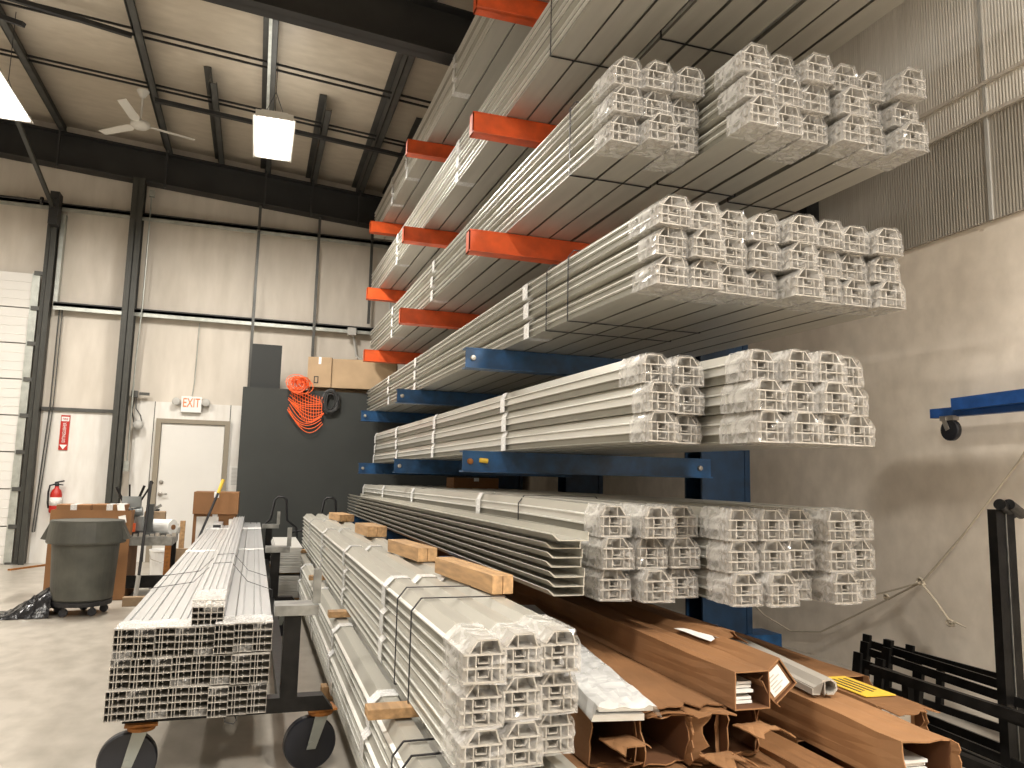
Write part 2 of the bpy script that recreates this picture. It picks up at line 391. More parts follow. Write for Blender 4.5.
# ------------------------------------------------------------------ bundles
PP = [(0,0),(1,0),(1,.03),(.90,.05),(.90,.295),(1,.31),(1,.35),(.90,.37),(.90,.615),(1,.63),(1,.67),(.93,.70),(.84,1.0),(.34,1.0),(.12,.70),(0,.67),(0,.63),(.10,.615),(.10,.37),(0,.35),(0,.31),(.10,.295),(.10,.05),(0,.03)]
def prof_poly(w, h, mir=False):
    if mir: return [((1-x)*w, z*h) for x, z in PP][::-1]
    return [(x*w, z*h) for x, z in PP]
def wrap_poly(w, h, o=.004, mir=False):
    P = [(-.0,0),(1.0,0),(1.0,.35),(1.0,.68),(.85,1.0),(.33,1.0),(.0,.68),(0,.35)]
    if mir: P = [(1-x, z) for x, z in P][::-1]
    return [(x*w+(o if x > .5 else -o), z*h+(o if z > .5 else -o*.5)) for x, z in P]
def end_strips(w, h, depth, skin=.0042, mir=False):
    b = MB()
    def seg(x0, z0, x1, z1, t=skin, y0=0.):
        if mir: x0, x1 = 1-x1, 1-x0; z0, z1 = z1, z0
        x0 *= w; x1 *= w; z0 *= h; z1 *= h
        d = Vector((x1-x0, 0, z1-z0)); L = d.length; n = Vector((-d.z, 0, d.x))/L*t/2
        p = [Vector((x0,0,z0))+n, Vector((x0,0,z0))-n, Vector((x1,0,z1))-n, Vector((x1,0,z1))+n]
        b.add([(q.x, y0, q.z) for q in p]+[(q.x, depth, q.z) for q in p], [(0,1,2,3),(7,6,5,4),(0,4,5,1),(1,5,6,2),(2,6,7,3),(3,7,4,0)])
    for z in (.015, .335):
        seg(-.01, z, 1.01, z, .0055); seg(.90, z, .90, z+.31, .003); seg(.10, z, .10, z+.31, .003); seg(.30, z, .30, z+.31, .0035); seg(.70, z, .70, z+.31, .0035)
        seg(.38, z+.10, .64, z+.10, .003, .01); seg(.38, z+.10, .38, z+.23, .003, .01); seg(.64, z+.10, .64, z+.23, .003, .01)
    seg(-.01, .655, 1.01, .655, .0055); seg(.13, .69, .34, .985); seg(.34, .985, .84, .985); seg(.84, .985, .93, .69); seg(.42, .66, .42, .98, .003)
    return b
def wrap_mesh(w, h, rnd, length=.24, style=0, zoff=lambda y: 0., y0=-.010, mir=False):
    """crumpled film sleeve over the end, gathered across the face"""
    P = wrap_poly(w, h, mir=mir)
    ring0 = []
    for i in range(len(P)):
        a = P[i]; c = P[(i+1) % len(P)]
        for k in range(3): ring0.append((a[0]+(c[0]-a[0])*k/3, a[1]+(c[1]-a[1])*k/3))
    n = len(ring0); cx, cz = w/2, h*.48
    s = MB(); vs = []; rows = 6
    for r in range(rows):
        y = y0 + (length-y0)*r/(rows-1)
        for i, (x, z) in enumerate(ring0):
            j = rnd.uniform(-.0010, .0040) if r < rows-1 else rnd.uniform(.0, .003)
            dx, dz = x-cx, z-cz; L = math.hypot(dx, dz)
            vs.append((x+dx/L*j, y+rnd.uniform(-.006,.006)*(1 if r else .8), z+dz/L*j+zoff(y)))
    fs = [(r*n+i, r*n+(i+1) % n, (r+1)*n+(i+1) % n, (r+1)*n+i) for r in range(rows-1) for i in range(n)]
    s.add(vs, fs)
    # face: rings shrinking to the middle, pushed about
    s.mi = 1
    vs = []; rr = (1., .8, .5, .2)
    for q, f in enumerate(rr):
        for i, (x, z) in enumerate(ring0):
            if q == 0: p = s.v[i]; vs.append(p)
            else: vs.append((cx+(x-cx)*f+rnd.uniform(-.004,.004), y0-rnd.uniform(-.004, .018)*(1.2-f*.6), cz+(z-cz)*f+rnd.uniform(-.004,.004)+zoff(0)))
    fs = [((q+1)*n+i, (q+1)*n+(i+1) % n, q*n+(i+1) % n, q*n+i) for q in range(len(rr)-1) for i in range(n)]
    fs.append(tuple((len(rr)-1)*n+i for i in range(n-1, -1, -1)))
    s.add(vs, fs)
    return s
def band_mesh(w, h, y, zoff, width=.10, mir=False, xoff=lambda y: 0.):
    P = wrap_poly(w, h, .0045, mir); s = MB(); s.prism(P, [y, y+width], zoff=zoff, xoff=xoff, caps=False); return s

ROWN = ['bottom', 'middle', 'top']
ORD = ['first', 'second', 'third', 'fourth', 'fifth', 'sixth', 'seventh', 'eighth', 'ninth', 'tenth']
class Level:
    def __init__(s, name, z, w, h, far, droop, armY=5.25, mir=False, sk=0.):
        s.mir = mir; s.sk = sk
        s.name = name; s.z = z; s.w = w; s.h = h; s.far = far; s.droop = droop; s.armY = armY; s.cache = {}
    def dz(s, Y):
        d = max(0, s.armY-.1-Y); return -(s.droop[0]*d + s.droop[1]*d*d)
    def unit(s, X, Y, r, dx=0., label='', group='', bands=(), variant=None, z=None, far=None, wrap=True, rnd=random):
        Yk = round(Y, 2); far = far or s.far; key = (Yk, round(far, 1))
        if key not in s.cache:
            n = 12; zf = lambda y, Y=Yk: s.dz(Y+y); xf = lambda y: -s.sk*y
            ys = [.08] + [(s.armY-Yk)*k/7 for k in range(1, 8)] + [far-Yk] if Yk < s.armY-.6 else [.08, far-Yk]
            ys = sorted(ys)
            bm_ = MB().prism(prof_poly(s.w, s.h, s.mir), ys, zoff=zf, xoff=xf); npp = len(PP)
            web = {1, 3, 8, 17, 21, 23}; lip = {5, 6, 7, 10, 9, 14, 15, 16, 18, 19, 20, 22}  # bottom lip edges take the dark web colour as painted shade in the gaps
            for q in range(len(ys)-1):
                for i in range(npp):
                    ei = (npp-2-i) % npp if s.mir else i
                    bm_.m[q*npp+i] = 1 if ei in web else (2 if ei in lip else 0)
            body = bm_.mesh('profile_bundle', ['alu', 'alu_web_gap_shade', 'alu_lip'])
            e = end_strips(s.w, s.h, .085, mir=s.mir); e.v = [(x, y, zz+zf(y)) for x, y, zz in e.v]
            em = e.mesh('profile_ends', 'alu_end')
            wr = [wrap_mesh(s.w, s.h, random, length=random.uniform(.16, .3), zoff=zf, mir=s.mir).mesh('plastic_wrap', ['film_side', 'film_end']) for _ in range(3)]
            s.cache[key] = (body, em, wr, zf, xf)
        body, em, wr, zf, xf = s.cache[key]
        zz = (s.z if z is None else z) + r*(s.h+.004)
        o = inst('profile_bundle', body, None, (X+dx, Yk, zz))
        tag(o, label, 'profile bundle', group)
        inst('profile_ends', em, o)
        if wrap: inst('plastic_wrap', random.choice(wr), o)
        for yb in bands:
            band_mesh(s.w, s.h, yb-Yk+random.uniform(-.05,.05), zf, mir=s.mir, xoff=xf).build('tape_band', 'tape', o)
        return o
LV = [Level('lowest blue shelf', .805, .150, .142, 11.1, (.0, .004), mir=True, sk=.012),
      Level('middle blue shelf', 1.545, .144, .134, 10.95, (.004, .002), mir=True, sk=.015),
      Level('highest blue shelf', 2.285, .160, .135, 11.8, (.01, .003), sk=.015),
      Level('lowest orange shelf', 3.165, .162, .149, 11.8, (.005, .003), sk=.015),
      Level('middle orange shelf', 4.075, .160, .146, 11.8, (.0, .0), sk=.015),
      Level('topmost orange shelf', 5.075, .160, .146, 11.8, (.0, .0), sk=.015)]
def fill(lv, groups, bands, skip=lambda c, r: False, farj=.12, jit=.03):
    L = LV[lv]; cols = []
    for (X0, Y0, n, pitch) in groups:
        for i in range(n): cols.append((X0+i*pitch, Y0+random.choice((-.04,-.02,0,.02,.04))))
    N = len(cols)
    for c, (X, Y) in enumerate(cols):
        for r in range(3):
            if skip(c, r): continue
            lab = 'wrapped aluminium profile bundle, %s row, %s column from left, %s' % (ROWN[r], ORD[c], L.name)
            yy = Y+random.choice((-jit, 0, jit))
            L.unit(X, yy, r, dx=random.uniform(-.004,.004), label=lab, group='wrapped profile bundles on the %s' % L.name,
                   bands=bands if c == 0 else (), far=L.far)
fill(0, [(1.56, 3.31, 3, .184), (2.11, 3.14, 5, .180)], (5.3, 7.6, 9.3, 10.9))
fill(1, [(1.695, 3.17, 2, .171), (2.045, 2.79, 4, .150)], (5.15, 7.3, 9.2, 10.8))
fill(2, [(1.695, 3.06, 8, .177)], (4.75, 8.3, 9.9))
fill(3, [(1.69, 3.50, 3, .179), (2.24, 3.16, 3, .182), (2.81, 3.12, 3, .181)], (7.6, 9.9))
fill(4, [(1.68, 2.75, 3, .178), (2.25, 2.65, 3, .182), (2.82, 2.5, 3, .180)], (6.6, 9.6))
fill(5, [(1.68, 2.8, 3, .178)], (6.9, 9.2, 10.2), skip=lambda c, r: False)

# nested channels lying outside the lowest blue stack
def channel_mesh(L):
    P = [(0,.0),(.150,0),(.150,.04),(.146,.04),(.146,.004),(.006,.004),(-.025,.03),(-.029,.028)]
    return MB().prism(P, [0, L], zoff=lambda y: -.0).mesh('bent_channel', 'alu')
cm = channel_mesh(8.05)
for i in range(7):
    o = inst('bent_channel', cm, None, (1.33-(.004*(i % 2)), 3.36+random.uniform(-.03,.03)+(.0 if i < 6 else -.05), .815+i*.042))
    tag(o, 'bare bent aluminium channel, %s from the bottom of its nested stack' % ORD[i], 'channel', 'bare channels beside the lowest blue stack')

# straps round the groups
def strap_loop(name, X0, X1, Y, z0, z1, label, cut=.03, slope=0.):
    p = [(X0-.006,Y,z0-.004),(X1+.006,Y,z0-.004),(X1+.006,Y,z1-.04),(X1-cut,Y,z1+.006),(X0+cut,Y,z1+.006),(X0-.006,Y,z1-.04)]
    b = MB(); m = len(p)
    for i in range(m): b.bar(p[i], p[(i+1) % m], .013, .003, up=(0,0,1) if i in (0,3) else (1,0,0))
    b2 = MB()
    o = b.build(name, 'strap'); tag(o, label, 'strap', 'black straps'); return o
def lvstrap(lv, X0, X1, Y, label):
    L = LV[lv]; z = L.z+L.dz(Y); strap_loop('strapping_band', X0, X1, Y, z-.002, z+3*(L.h+.004), label)
lvstrap(3, 1.68, 2.21, 4.07, 'black strap round the left group on the lowest orange shelf')
lvstrap(3, 2.23, 2.77, 4.0, 'black strap round the middle group on the lowest orange shelf')
lvstrap(3, 2.80, 3.34, 4.1, 'black strap round the right group on the lowest orange shelf')
lvstrap(4, 1.66, 2.19, 4.37, 'black strap round the left group on the middle orange shelf')
lvstrap(4, 2.23, 2.78, 3.95, 'black strap round the middle group on the middle orange shelf')
lvstrap(2, 1.68, 2.55, 4.07, 'nearer black strap round bundles on the highest blue shelf')
lvstrap(2, 1.68, 2.55, 4.42, 'farther black strap round bundles on the highest blue shelf')
lvstrap(0, 1.55, 2.09, 4.5, 'thin black strap round bundles on the lowest blue shelf')

# ------------------------------------------------------------------ rack
rk = tag(empty('cantilever_rack', (3.6, 8.1, 0)), 'tall cantilever storage rack with orange upper arms and blue lower arms', 'rack')
def W(x, y, z): return (x-3.6, y-8.1, z)
for y in (5.42, 8.25, 11.1):
    b = MB(); b.box(-.20, .20, y-8.1-.02, y-8.1+.0, 0, 5.5); b.box(-.20,.20, y-8.1+.22, y-8.1+.24, 0, 5.5); b.box(-.02,.02,y-8.1,y-8.1+.22,0,5.5)
    b.box(.22,.27,y-8.1,y-8.1+.22,0,5.5)
    b.build('column', 'blue_dark', rk)
    b = MB(); b.box(-2.3, .5, y-8.1-.06, y-8.1+.2, 0, .16); b.build('base', 'blue', rk)
b = MB()
for z in (.4, 2.0, 3.7): b.bar(W(3.75,5.5,z), W(3.75,11.1,z), .05)
b.build('brace', 'blue', rk)
zl = [.80, 1.54, 2.28, 3.16, 4.07, 5.07]
for li, z in enumerate(zl):
    for ai, y in enumerate((5.27, 8.08, 10.98)):
        tip = 1.26 if li == 0 else 1.385
        h = (.15 if li < 3 else .17); mt = 'blue' if li < 3 else 'orange'
        b = MB(); x0 = tip-3.6; x1 = -.2 if li < 3 else -.2; yy = y-8.1
        # channel: web facing the camera, flanges top and bottom
        b.box(x0, x1, yy, yy+.008, z-h, z); b.box(x0, x1, yy-.004, yy+.09, z-.010, z); b.box(x0, x1, yy-.03, yy+.09, z-h, z-h+.010)
        if li >= 3: b.box(x0, x0+.008, yy, yy+.09, z-h, z)
        o = b.build('arm', mt, rk); o['label'] = 'orange arm' if li >= 3 else 'blue arm'
        c = MB(); c.lathe([(.0,-.022),(.018,-.02),(.022,-.01),(.022,.0)], (x0+.055 if li < 3 else -.32, yy-.0, z-h*.5), axis='Y', n=10)
        if li < 3:
            c2 = MB(); c2.lathe([(.0,-.022),(.018,-.02),(.022,-.01),(.022,.0)], (-.30, yy-.0, z-h*.5), axis='Y', n=10); c2.build('bolt', 'bolt', o)
        c.build('bolt', 'bolt' if not (li == 1 and ai == 0) else 'rust', o)
        if li == 1 and ai == 0:
            q = MB(); q.tube([(x0+.12,yy-.015,z-h*.5+.01),(x0+.18,yy-.02,z-h*.5+.005)], .017, n=8); q.build('locking_pin', 'yellow', o)
b = MB(); b.box(4.20-3.6, 4.32-3.6, 5.05-8.1, 5.2-8.1, 3.4, 4.0); b.build('wall_tie', 'black_steel', rk)

# ------------------------------------------------------------------ floor pile (stack beside the cart)
FL = Level('floor stack', .505, .122, .121, 9.95, (0,0)); 
for c in range(3):
    for r in range(3):
        L = 'wrapped aluminium profile bundle, %s row, %s column from left, foreground pile' % (ROWN[r], ORD[c])
        FL.unit(.600+c*.133, (2.22, 2.26, 2.30)[c]+(2-r)*.0+random.choice((-.02,0,.02)), r, label=L, group='wrapped bundles in the foreground pile', bands=(3.6, 5.2, 7.0, 8.6), far=9.95)
# wider lower pile whose near ends lie below the frame
LL = Level('lower pile', .085, .125, .121, 9.7, (0,0))
for c in range(4):
    for r in range(3):
        if 0 < c < 3 and r < 2: continue
        L = 'aluminium profile bundle, %s row, %s column from left, pile under the foreground pile' % (ROWN[r], ORD[c])
        LL.unit(.50+c*.133-(.02 if r == 1 else 0), 1.30, r, label=L, group='bundles in the pile under the foreground pile', bands=(3.2, 4.7, 6.3, 8.0) if c == 0 else (), wrap=False, far=9.7)
def lumber(name, x0, x1, y0, y1, z0, z1, label, rot=0, cat='timber block', m='wood', group=None, n=1):
    cx, cy = (x0+x1)/2, (y0+y1)/2
    e = MB()
    wz = (z1-z0)/n
    for i in range(n): e.box(x0-cx, x1-cx, y0-cy, y1-cy, i*wz+(.0015 if i else 0), (i+1)*wz)
    o = e.build(name, m, None, (cx, cy, z0), rot=(0,0,rot), bevel=.003); tag(o, label, cat, group); return o
for y, lab in ((2.9, 'wooden spacer jutting out nearest the camera between the two piles'), (5.0, 'wooden spacer jutting out halfway along the two piles'), (6.8, 'wooden spacer jutting out behind the cart plate'), (9.2, 'farthest wooden spacer jutting out between the piles')):
    lumber('timber_spacer', .44 if y < 3 else .49, 1.05, y, y+.09, .466, .503, lab)
for y, lab in ((2.2,'wooden bearer under the near part of the pile'), (4.9, 'wooden bearer on the floor under the pile near the cart wheel'), (8.6,'wooden bearer under the far part of the pile')):
    lumber('timber_bearer', .46, 1.08, y, y+.09, 0.0, .083, lab)
for Y, lab in ((2.95, 'nearer black strap round the foreground pile'), (3.25, 'farther black strap round the foreground pile')):
    strap_loop('strapping_band', .600, .992, Y, .503, .503+3*.125, lab)
for Y, lab in ((2.52, 'nearer black strap round the lower pile'), (2.66, 'farther black strap round the lower pile')):
    strap_loop('strapping_band', .495, 1.03, Y, .083, .083+3*.125, lab)
# wood blocks lying on the right of the pile top
zt = .505+3*.125+.002
def block_pair(cx, cy, L, w, h, rot, label):
    e = tag(empty('timber_block_pair', (cx, cy, zt), (0,0,rot)), label, 'timber block')
    for i in (-1, 1): MB().box(-w/2+i*(w/2+.001), w/2+i*(w/2+.001), -L/2, L/2, 0, h).build('block', 'wood', e, bevel=.003)
block_pair(.90, 8.4, .55, .075, .07, R(6), 'farthest pair of short wooden blocks on the foreground pile')
block_pair(.91, 6.3, .5, .075, .08, R(4), 'middle pair of short wooden blocks on the foreground pile')
block_pair(.90, 4.55, .62, .055, .075, R(6), 'split wooden blocks lying together behind the nearest blocks')
block_pair(.94, 3.38, .75, .045, .075, R(5), 'nearest long wooden blocks on the right edge of the pile')

# ------------------------------------------------------------------ cart with square profiles
ct = tag(empty('material_cart', (-.19, 5.5, 0)), 'steel frame cart on casters under the square aluminium profiles', 'cart')
def C(x, y, z): return (x+.19, y-5.5, z)
for y in (3.76, 6.8, 9.9):
    b = MB(); P = [(-.47+.19,.272),(.41+.19,.272),(.36+.19,.337),(-.47+.19,.337)]
    b.prism(P, [y-5.5-.0, y-5.5+.075]); b.build('crossbeam', 'black_steel', ct)
    b = MB(); b.box(.17+.19, .245+.19, y-5.5, y-5.5+.075, .337, .70); b.build('post', 'black_steel', ct)
    b = MB(); b.box(.125+.19, .320+.19, y-5.5-.02, y-5.5+.14, .70, .745); b.build('plate', 'worn_steel', ct)
    b = MB(); b.box(.295+.19, .33+.19, y-5.5+.03, y-5.5+.07, .745, .90); b.build('stake', 'worn_steel', ct)
for x in (-.40, .19):
    b = MB(); b.box(x-.03+.19, x+.03+.19, 3.8-5.5, 9.95-5.5, .275, .335); b.build('rail', 'black_steel', ct)
def caster(x, y, yaw, wr=.118):
    e = empty('caster', C(x, y, 0), (0,0,yaw)); e.parent = ct
    b = MB(); b.lathe([(wr-.035,-.028),(wr-.006,-.028),(wr,-.018),(wr,.018),(wr-.006,.028),(wr-.035,.028)], (0,0,wr), n=36, axis='Y'); b.build('tyre', 'rubber', e, smooth=False)
    b = MB(); b.lathe([(.0,-.026),(.03,-.027),(.035,-.018),(wr-.03,-.016),(wr-.03,.016),(.035,.018),(.03,.027),(0,.026)], (0,0,wr), n=28, axis='Y'); b.build('hub', 'hub', e)
    b = MB()
    for s in (-1, 1):
        b.add([(-.02,s*.036,wr-.02),(.02,s*.036,wr-.02),(.075,s*.036,.25),(.015,s*.036,.25),(-.02,s*.042,wr-.02),(.02,s*.042,wr-.02),(.075,s*.042,.25),(.015,s*.042,.25)], [(0,1,2,3),(7,6,5,4),(0,4,5,1),(1,5,6,2),(2,6,7,3),(3,7,4,0)])
        b.lathe([(.0,s*.048),(.014,s*.048),(.014,s*.04)], (0,0,wr), n=10, axis='Y')
    b.build('fork', 'caster_steel', e)
    b = MB(); b.lathe([(.055,.24),(.06,.255),(.05,.262)], (.045,0,0), n=20); b.box(-.02,.11,-.055,.055,.262,.272); b.build('swivel_plate', 'rust', e)
caster(-.44, 3.78, R(4)); caster(.315, 3.82, R(8)); caster(-.40, 9.7, R(150)); caster(.26, 6.9, R(20)); caster(-.40, 6.9, R(10)); caster(.24, 9.8, R(0))
PW, PH, PL = .0775, .118, 7.45
def pack_mesh(w, h, L, rows, colx, depth=.12):
    b = MB(); t = .0021
    for i in range(rows+1):
        z = h*i/rows; b.box(0, w, 0, depth, max(0, z-t/2), min(h, z+t/2))
    for r in range(rows):
        z0 = h*r/rows; z1 = h*(r+1)/rows
        for x in colx: b.box(x*w-t/2 if x > 0 else 0, x*w+t/2 if x < 1 else w, 0, depth, z0, z1)
        b.box(.62*w-t/2, .62*w+t/2, .0, depth, z0, z0+.009); b.box(.62*w-t/2, .62*w+t/2, .0, depth, z1-.009, z1)
    return b.mesh('profile_ends', 'alu_end')
pe = pack_mesh(PW-.001, PH-.001, PL, 4, (0, .22, .36, 1.0))
b = MB(); w, h = PW-.001, PH-.001
P = [(0,0),(w,0),(w,h-.006),(.97*w,h)] + [(.46*w,h),(.46*w,h-.014),(.34*w,h-.014),(.34*w,h)] + [(.03*w,h),(0,h-.006)]
b.prism(P, [.12, PL]); pb = b.mesh('square_profile_pack', 'load_top')
LN = ['bottom', 'middle', 'top']
pw = []
for v in range(3):
    rnd = random; s = MB(); n = 6; vs = []
    ring = [(-.002,-.001),(w+.002,-.001),(w+.002,h*.5),(w+.002,h+.002),(w*.5,h+.003),(-.002,h+.002),(-.002,h*.5)]
    rows = 5; N_ = len(ring)
    for r in range(rows):
        y = .003+.19*r/(rows-1)
        for x, z in ring: vs.append((x+rnd.uniform(-.0008,.0008), y+rnd.uniform(-.012,.012)*(r == rows-1), z+rnd.uniform(-.0005,.002)))
    s.add(vs, [(r*N_+i, r*N_+(i+1) % N_, (r+1)*N_+(i+1) % N_, (r+1)*N_+i) for r in range(rows-1) for i in range(N_)])
    pw.append(s.mesh('plastic_wrap', 'film_load'))
film_scrap = []
for v in range(2):   # torn film hanging over some cells
    s = MB(); vs = []; nx, nz = 7, 5
    for j in range(nz):
        for i in range(nx): vs.append((w*i/(nx-1), -.004+random.uniform(-.005,.003), h*(.0 if v == 0 else .7)+h*.34*j/(nz-1)*(1 if j < nz-1 else random.uniform(.8,1.1))))
    s.add(vs, [(j*nx+i, j*nx+i+1, (j+1)*nx+i+1, (j+1)*nx+i) for j in range(nz-1) for i in range(nx-1)])
    film_scrap.append(s.mesh('torn_film', 'film_end'))
for r in range(3):
    for c in range(8):
        x = -.505+c*PW+(2-r)*-.004; y = 3.56+(r*.012)-(0.03 if c > 4 else 0)+random.uniform(-.012,.012); z = .340+r*PH+(.012 if c > 4 else 0)*(r/2)
        o = inst('square_profile_pack', pb, None, (x, y, z)); tag(o, 'pack of hollow square profiles, %s layer, %s column from left on cart' % (LN[r], ORD[c]), 'profile pack', 'square profile packs on the cart')
        inst('profile_ends', pe, o)
        if r == 2: inst('plastic_wrap', pw[c % 3], o)
        if (r*8+c) % 3 != 0: inst('torn_film', film_scrap[(r+c) % 2], o)
        if r == 2:
            for yb in (3.4, 6.2):
                MB().box(-.001, w+.001, yb+random.uniform(-.12,.12), yb+.16, h, h+.002).build('tape_band', 'white_plastic', o)
# extra pack on top with slotted tops
o = MB(); w2, h2 = .125, .105; P = [(0,0),(w2,0),(w2,h2)]
for i in range(4, 0, -1): P += [(w2*(i-.35)/4.2+.008, h2), (w2*(i-.35)/4.2+.008, h2-.012), (w2*(i-.75)/4.2+.008, h2-.012), (w2*(i-.75)/4.2+.008, h2)]
P += [(0,h2)]; o.prism(P, [.12, 7.2]); o = o.build('square_profile_pack', 'load_top', None, (-.215, 3.60, .34+3*PH+.001))
tag(o, 'small raised pack of slotted profiles lying on top of the cart load', 'profile pack')
inst('profile_ends', pack_mesh(w2, h2, 1, 4, (0,.2,.4,.6,.8,1)), o)
MB().box(-.003, w2+.003, .002, .30, h2-.03, h2+.003).build('plastic_wrap', 'film_load', o)
inst('torn_film', film_scrap[1], o, (.004,0,.0)); inst('torn_film', film_scrap[0], o, (.042,-.002,.06))
o = MB().box(0,.10,0,.9,0,.045).build('short_profile', 'load_top', None, (-.44, 10.0, .34+3*PH+.001)); tag(o, 'short grey profile lying across the far left end of the cart load', 'profile')
MB().box(.006,.094,-.002,.0,.006,.038).build('open_end', 'black', o)
o = MB().box(0,.07,0,.5,0,.08).build('short_profile', 'alu_bright', None, (-.27, 10.4, .34+3*PH+.001)); tag(o, 'short upright profile offcut at the far end of the cart load', 'profile')
for Y, X0, X1, lab in ((4.85, -.515, -.1, 'loose wire tie crossing the cart load nearer the camera'), (5.4, -.515, .13, 'loose wire tie crossing the cart load farther back')):
    z = .34+3*PH; b = MB(); b.tube([(-.515, Y-.1, z+.006), (-.3, Y+.1, z+.012), (-.2, Y+.2, z+.108), (-.1, Y+.25, z+.108), (0., Y-.05, z+.03), (.13, Y-.35, z+.02), (.135, Y-.35, z-.1)], .002, n=5)
    tag(b.build('wire_tie', 'cable'), lab, 'wire')
b = MB(); b.tube([(-.06,3.57,.335),(-.055,3.55,.31),(-.02,3.55,.30),(-.01,3.55,.315),(-.02,3.57,.335)], .003, n=5); tag(b.build('wire_tie', 'cable'), 'little wire loop hanging under the front of the cart load', 'wire')

# stack of white wrapped sheets between cart and pile, far back
for i, (z0, z1) in enumerate(((.12,.34),(.37,.62))):
    s = MB(); n = 14
    for k in range(n):
        zz = z0+(z1-z0)*k/n; j = random.uniform(-.012,.012); s.box(.24+j, .50+j, 8.2+j, 9.6, zz, zz+(z1-z0)/n*.8)
    o = s.build('foam_sheet_stack', 'vinyl_grey'); tag(o, ('lower' if i == 0 else 'upper')+' stack of thin white sheets between cart and pile', 'sheets'); o['kind'] = 'stuff'
lumber('timber_block', .22, .52, 8.3, 8.39, 0, .118, 'wooden bearer under the white sheets')
lumber('timber_block', .26, .50, 8.3, 8.39, .342, .369, 'thin wooden spacer between the two sheet stacks')

# ------------------------------------------------------------------ long cardboard boxes
def long_box(x, y, z, w, h, L, label, roll=0., yaw=0., depth=.7, flaps=('t',), torn=.03, m='card', content=None, seed=1, sag=0., pitch=0.):
    rnd = random.Random(seed)
    e = tag(empty('long_carton', (x, y, z), (pitch, 0, yaw)), label, 'cardboard box', None)
    e.rotation_euler = Euler((pitch, roll, yaw))
    # outer shell as rings, wall thickness t, torn front edge
    t = .005; nside = 6
    def ring(ww, hh, off):
        p = []
        cs = [(off,off),(ww-off,off),(ww-off,hh-off),(off,hh-off)]
        for i in range(4):
            a, b2 = cs[i], cs[(i+1) % 4]
            for k in range(nside): p.append((a[0]+(b2[0]-a[0])*k/nside, a[1]+(b2[1]-a[1])*k/nside))
        return p
    o_ = ring(w, h, 0); i_ = ring(w, h, t); n = len(o_)
    edge = [rnd.uniform(-torn, torn*.4) if torn else 0 for _ in range(n)]
    edge = [(edge[k]+edge[(k+1) % n])/2 for k in range(n)]
    ys = [0, .12, .3, .8, L*.4, L*.7, L]
    bul = lambda y, k: (rnd.uniform(-.004, .004) if 0 < y < L else 0)
    s = MB(); vs = []
    for q, y in enumerate(ys):
        for k, (a, c) in enumerate(o_):
            yy = y + (edge[k] if q == 0 else (edge[k]*.4 if q == 1 else 0))
            vs.append((a+bul(y, k), yy, c+bul(y, k)-sag*(max(0, 1-y/.5))*(c/h)))
    s.add(vs, [(q*n+k, (q+1)*n+k, (q+1)*n+(k+1) % n, q*n+(k+1) % n) for q in range(len(ys)-1) for k in range(n)] + [tuple((len(ys)-1)*n+k for k in range(n-1, -1, -1))])
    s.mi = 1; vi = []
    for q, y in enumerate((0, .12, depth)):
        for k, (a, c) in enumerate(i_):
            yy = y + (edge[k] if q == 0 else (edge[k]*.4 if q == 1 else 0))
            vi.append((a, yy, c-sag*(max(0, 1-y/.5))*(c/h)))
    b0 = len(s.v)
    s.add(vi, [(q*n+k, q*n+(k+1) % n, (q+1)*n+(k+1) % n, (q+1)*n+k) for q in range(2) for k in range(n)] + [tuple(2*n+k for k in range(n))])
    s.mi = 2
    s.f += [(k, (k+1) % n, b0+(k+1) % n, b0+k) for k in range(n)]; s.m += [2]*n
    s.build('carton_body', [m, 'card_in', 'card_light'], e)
    def flap(side, fl, ang):
        f = MB(); k = 9; ww = w if side in 'tb' else h
        top = []; bot = []
        for i in range(k):
            u = ww*i/(k-1); d = fl*(1+rnd.uniform(-.35,.2)) if torn else fl*(1 - .12*(i in (0,k-1)))
            bow = .012*sin(pi*i/(k-1))
            top.append((u, 0, 0)); bot.append((u, -d*cos(ang), -d*sin(ang)+bow))
        vs = []
        for tt in (0, .004):
            for (u, yy, zz) in top: vs.append((u, yy, zz-tt))
            for (u, yy, zz) in bot: vs.append((u, yy, zz-tt))
        def mp(p):
            u, yy, zz = p
            if side == 't': return (u, yy, h+zz-sag)
            if side == 'b': return (u, yy, -zz)
            if side == 'l': return (-zz if True else 0, yy, u)
            return (w+zz, yy, u)
        vs = [mp(p) for p in vs]; n2 = 2*k; fs = []
        for i in range(k-1):
            fs += [(i, i+1, k+i+1, k+i), (n2+i, n2+k+i, n2+k+i+1, n2+i+1), (k+i, k+i+1, n2+k+i+1, n2+k+i), (i, n2+i, n2+i+1, i+1)]
        fs += [(0, k, n2+k, n2), (k-1, n2+k-1, n2+2*k-1, 2*k-1)]
        f.add(vs, fs); f.build('flap', m, e)
    for fdef in flaps: flap(*fdef)
    if content == 'profiles':
        c = MB()
        for i in range(6): 
            c.box(.012+i*.002, w*.72, .06+rnd.uniform(-.02,.03), .6, .008+i*.014, .018+i*.014); c.box(.012+i*.006, .016+i*.006, .05, .6, .008+i*.014, .022+i*.014)
        c.build('wrapped_contents', 'paper', e)
    if content == 'label':
        c = MB(); c.box(w*.15, w*.85, .010, .012, h*.15, h*.85); c.build('paper_label', 'paper', e)
        c = MB(); c.box(.008, w-.008, .013, .02, .008, h-.008); c.build('end_panel', 'card_light', e)
        c = MB()
        for i in range(5): c.box(w*.25, w*(.7 if i % 2 else .55), .0085, .0098, h*(.25+.11*i), h*(.29+.11*i))
        c.build('printed_lines', 'vinyl_grey', e)
    return e
